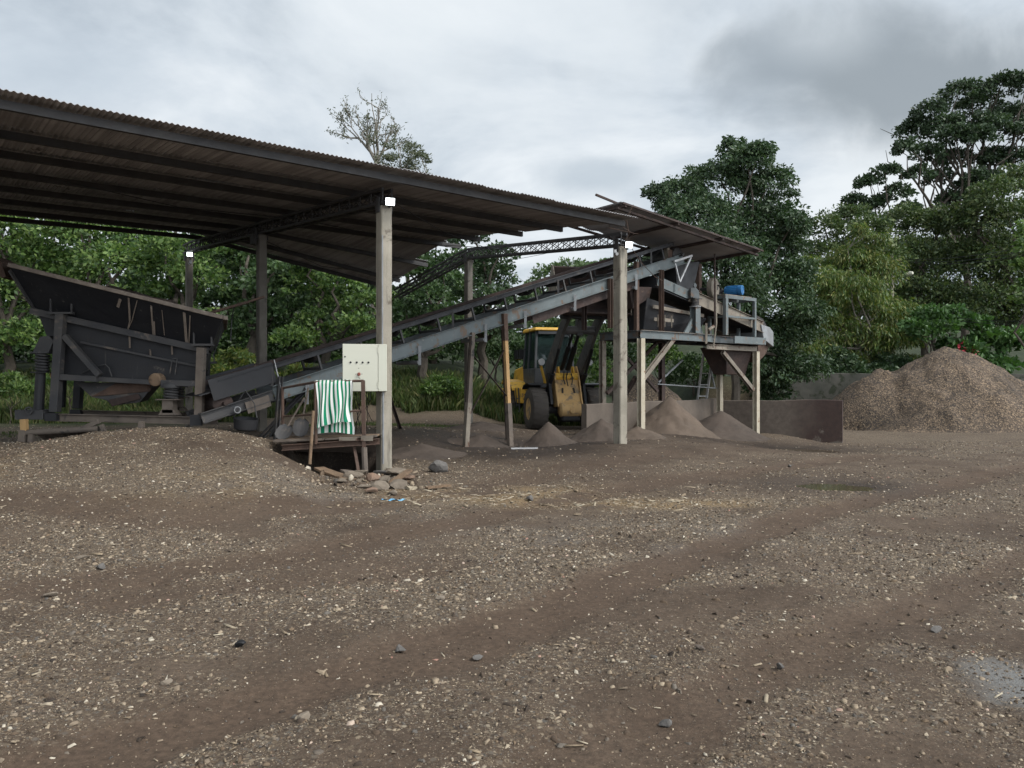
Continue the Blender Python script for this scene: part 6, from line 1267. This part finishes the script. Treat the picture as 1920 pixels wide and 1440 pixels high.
# grass and weeds along the back of the yard
def grass(n, xr, yf, hr, nm, label, wfun=None):
    x = RNG.uniform(*xr, n); y = yf(n); h = RNG.uniform(*hr, n) * (.6 + .8 * fbm(x * .7, y * .7, 71))
    if wfun is not None: k = wfun(x, y); x, y, h = x[k], y[k], h[k]
    n = len(x); z = ground_z(x, y) - .03; a = RNG.uniform(0, 6.3, n); ln = RNG.normal(0, .3, n) * h; w = .009 + .009 * RNG.uniform(0, 1, n)
    ca, sa = np.cos(a), np.sin(a); ld_ = RNG.uniform(0, 6.3, n); lx, ly = np.cos(ld_) * ln, np.sin(ld_) * ln
    v = np.stack([np.stack([x - ca * w, y - sa * w, z], -1), np.stack([x + ca * w, y + sa * w, z], -1), np.stack([x + ca * w * .7 + lx * .4, y + sa * w * .7 + ly * .4, z + h * .65], -1), np.stack([x + lx, y + ly, z + h], -1)], 1)
    o = fast_obj(nm, v.reshape(-1, 3), np.arange(4 * n).reshape(-1, 4), lf_grass, loc=(0, 0, 0)); return tag(o, label, 'grass', kind='stuff')
grass(90000, (-24, 4.5), lambda n: RNG.uniform(25, 30, n), (.12, .52), 'tall_grass', 'tall green grass and weeds along the back of the yard', lambda x, y: (y + .35 * np.clip(-x - 6, 0, 8) + (fbm(x * .6, y * .6, 61) - .5) * 3 > 26.0))
grass(5000, (-6, -.5), lambda n: RNG.normal(22.3, .4, n), (.03, .1), 'short_grass', 'sparse short grass strip on the ground behind the pit', None)
grass(2500, (-16, -8), lambda n: RNG.normal(19.5, .5, n), (.03, .12), 'short_grass', 'sparse short grass at the far left behind the trestle', None)
for i, (x, y, d) in enumerate(((395, 690, 26.5), (440, 670, 27), (560, 700, 26.5), (640, 690, 27), (830, 720, 26.5), (20, 720, 25), (130, 700, 25.5), (330, 680, 26))):
    tree('weed_clump', ['yellowish weed clump behind the feeder discharge', 'yellowish weed clump between feeder and middle column', 'weed clump behind the walkway railing', 'weed clump left of the control cabinet', 'weed clump right of the nearest column', 'tall weed clump at the far left edge', 'weed clump under the left of the feeder', 'weed clump under the feeder belly'][i], 'weeds', P(x, 740, d), PB([(x, y, 22), (x - 25, y + 15, 18), (x + 25, y + 12, 20)], d, .4, i), lf_yel if i in (0, 1, 2) else lf_left, sub=16, per=26, leaf=.24, asp=.25, seed=130 + i, trunk=.03, group='weed clumps behind the shed')
# retaining wall, pole, lamp and wires
rw_ = wall([P(1440, 698, 34.4), P(1640, 700, 34.4), P(1800, 700, 34.4), P(2000, 703, 34.4)], 1, .3, 'retaining_wall', m_retw, 'mossy grey retaining wall along the foot of the right trees', zb=-.8, seg=1.5)
pole = thing('utility_pole', 'utility pole with crossarm and small street lamp among the right trees', 'utility pole', (P(1672, 740, 39.5)[0], 39.5, gz(P(1672, 740, 39.5)[0], 39.5)))
pb = P(1672, 740, 39.5); mb = MB(); mb.tube([pb[0], 39.5, 1.5], P(1672, 480, 39.5), .13, .1); obj('pole', mb, m_conc, pole, smooth=True)
mb = MB(); mb.beam(P(1655, 489, 39.5), P(1692, 487, 39.1), .09, .11); 
for x in (1662, 1674, 1686): mb.lathe(P(x, 486, 39.3), (0, 0, 1), [(.05, 0), (.07, .04), (.04, .1), (.05, .16)], 10)
obj('crossarm', mb, m_conc, pole)
mb = MB(); mb.path([P(1672, 535, 39.5), P(1690, 521, 39), P(1700, 515, 38.7)], .03, 7); obj('lamp_arm', mb, m_silver, pole)
mb = MB(); mb.lathe(P(1697, 516, 38.8), P(1713, 511, 38.4) - P(1697, 516, 38.8), [(.05, 0), (.11, .1), (.12, .3), (.07, .42)], 12); obj('lamp_head', mb, m_cab, pole, smooth=True)
def wire(a, b, sag, label, r=.012):
    mb = MB(); a, b = np.asarray(a), np.asarray(b); mb.path([a + (b - a) * k / 14 - [0, 0, sag * 4 * (k / 14) * (1 - k / 14)] for k in range(15)], r, 5); tag(obj('power_line', mb, m_cable), label, 'wire', 'wires across the right trees')
wire(P(1662, 486, 39.3), P(1960, 455, 30), .25, 'topmost wire from the pole crossarm to the right'); wire(P(1674, 488, 39.3), P(1960, 462, 30), .3, 'middle wire from the pole crossarm to the right'); wire(P(1686, 490, 39.2), P(1960, 470, 30), .3, 'lowest wire from the pole crossarm to the right')
wire(P(1800, 597, 34), P(1960, 600, 31), .08, 'upper low wire above the flowering bush'); wire(P(1800, 602, 34), P(1960, 606, 31), .08, 'lower low wire above the flowering bush')
wire(P(955, 505, 40), P(1060, 555, 30), .3, 'thin wire hanging in the sky gap over the conveyor', .01); wire(P(960, 487, 36), P(1150, 440, 30), .1, 'thin wire crossing the sky gap below the truss', .01)
# ================================================================ LIGHT, SKY, CAMERA
def d2v(x, y, z): return nrm([x, y, z])
SUN_EL, SUN_AZ = 46, 118   # azimuth measured from +y clockwise: behind the camera to the right
sun = bpy.data.lights.new('sun', 'SUN'); sun.energy = 1.5; sun.angle = math.radians(14); sun.color = (1, .96, .9); so = bpy.data.objects.new('sun', sun); COL.objects.link(so)
az = math.radians(SUN_AZ); el = math.radians(SUN_EL); sdir = Vector((math.sin(az) * math.cos(el), math.cos(az) * math.cos(el), math.sin(el))); so.rotation_euler = sdir.to_track_quat('Z', 'Y').to_euler(); so.location = (20, -20, 30)
w = bpy.data.worlds.new('World'); scene.world = w; w.use_nodes = True; nt = w.node_tree; L = nt.links
bg = nt.nodes['Background']; bg.inputs['Strength'].default_value = .1
sky = nt.nodes.new('ShaderNodeTexSky'); sky.sky_type = 'NISHITA'; sky.sun_disc = False; sky.sun_elevation = el; sky.sun_rotation = az; sky.air_density = 1.5; sky.dust_density = 3
tc = nt.nodes.new('ShaderNodeTexCoord'); sp = nt.nodes.new('ShaderNodeSeparateXYZ'); L.new(tc.outputs['Generated'], sp.inputs[0])
def mth(op, a, b=None, c=None):
    n = nt.nodes.new('ShaderNodeMath'); n.operation = op
    for i, q in enumerate((a, b, c)):
        if q is None: continue
        if hasattr(q, 'is_output'): L.new(q, n.inputs[i])
        else: n.inputs[i].default_value = q
    return n.outputs[0]
def cmb(x, y, z):
    n = nt.nodes.new('ShaderNodeCombineXYZ')
    for i, q in enumerate((x, y, z)):
        if hasattr(q, 'is_output'): L.new(q, n.inputs[i])
        else: n.inputs[i].default_value = q
    return n.outputs[0]
X, Y, Z = sp.outputs; zz = mth('ADD', mth('MAXIMUM', Z, 0.), .22)
cl = cmb(mth('DIVIDE', X, zz), mth('DIVIDE', Y, zz), 0.)
n1 = noise(nt, cl, 1.5, 8, .58, .35); n2 = noise(nt, cl, .55, 4, .5, .3)
cs = mth('ADD', mth('MULTIPLY', n1.outputs[0], .6), mth('MULTIPLY', n2.outputs[0], .4))
K = 10.
r = ramp(nt, [(.40, tuple(K * q for q in (.38, .435, .495))), (.48, tuple(K * q for q in (.53, .585, .64))), (.57, tuple(K * q for q in (.69, .73, .765)))]); 
# colour ramps clamp at 1, so keep them below and scale afterwards
for e in r.color_ramp.elements: e.color = tuple(q / K for q in e.color[:3]) + (1,)
L.new(cs, r.inputs[0]); cloud = r.outputs[0]
# heavy grey rain clouds: bearing and height of each
nz = noise(nt, tc.outputs['Generated'], 7, 6, .55, .4); wob = mth('MULTIPLY', mth('SUBTRACT', nz.outputs[0], .5), 1.3)
def heavy(cloud, a0, b0, ra, rb, col, amt, soft=.5):
    yy = mth('MAXIMUM', Y, .05); a = mth('DIVIDE', mth('SUBTRACT', mth('DIVIDE', X, yy), a0), ra); b = mth('DIVIDE', mth('SUBTRACT', mth('DIVIDE', Z, yy), b0), rb)
    rr = mth('SQRT', mth('ADD', mth('MULTIPLY', a, a), mth('MULTIPLY', b, b))); v = mth('ADD', rr, wob)
    m = ramp(nt, [(1 - soft, 1.), (1., 0.)]); m.color_ramp.interpolation = 'EASE'; L.new(v, m.inputs[0])
    return mix(nt, mth('MULTIPLY', m.outputs[0], amt), cloud, col)
cloud = heavy(cloud, -.05, .5, .55, .22, (.70, .74, .765), .55, .9)
cloud = heavy(cloud, -.62, .40, .25, .10, (.46, .52, .585), .6, .8)
cloud = heavy(cloud, .54, .395, .37, .14, (.25, .285, .315), .92, .8)
cloud = heavy(cloud, .32, .40, .10, .09, (.30, .345, .39), .5, .9)
cloud = heavy(cloud, .12, .27, .10, .035, (.41, .47, .53), .7, .7)
cloud = heavy(cloud, .50, .25, .16, .07, (.70, .74, .765), .7, .8)
cloud = heavy(cloud, .41, .45, .09, .05, (.55, .60, .64), .35, 1.)
sc_ = nt.nodes.new('ShaderNodeVectorMath'); sc_.operation = 'SCALE'; L.new(cloud, sc_.inputs[0]); 
mr = nt.nodes.new('ShaderNodeMapRange'); mr.interpolation_type = 'SMOOTHSTEP'; dt = mth('SUBTRACT', mth('MULTIPLY', Y, .6), mth('MULTIPLY', X, .8)); L.new(dt, mr.inputs[0])   # sky raised towards the sun side behind the viewer, as added fill light
for k, v in zip((1, 2, 3, 4), (-.05, -.95, 6.9, 27.)): mr.inputs[k].default_value = v
L.new(mr.outputs[0], sc_.inputs['Scale'])
fin = mix(nt, .96, sky.outputs[0], sc_.outputs[0]); L.new(fin, bg.inputs[0])
cam = bpy.data.cameras.new('camera'); co_ = bpy.data.objects.new('camera', cam); COL.objects.link(co_); co_.location = (0, 0, CAMZ); co_.rotation_euler = (math.pi / 2, 0, 0)
cam.sensor_width = 36; cam.lens = 36 * F / 1920; cam.clip_start = .05; cam.clip_end = 1000; scene.camera = co_
vs_ = scene.view_settings; vs_.view_transform = 'Standard'; vs_.look = 'None'; vs_.exposure = .85; vs_.gamma = 1; vs_.use_curve_mapping = False
scene.render.engine = 'CYCLES'; scene.cycles.max_bounces = 6; scene.cycles.transparent_max_bounces = 8; scene.cycles.use_denoising = True
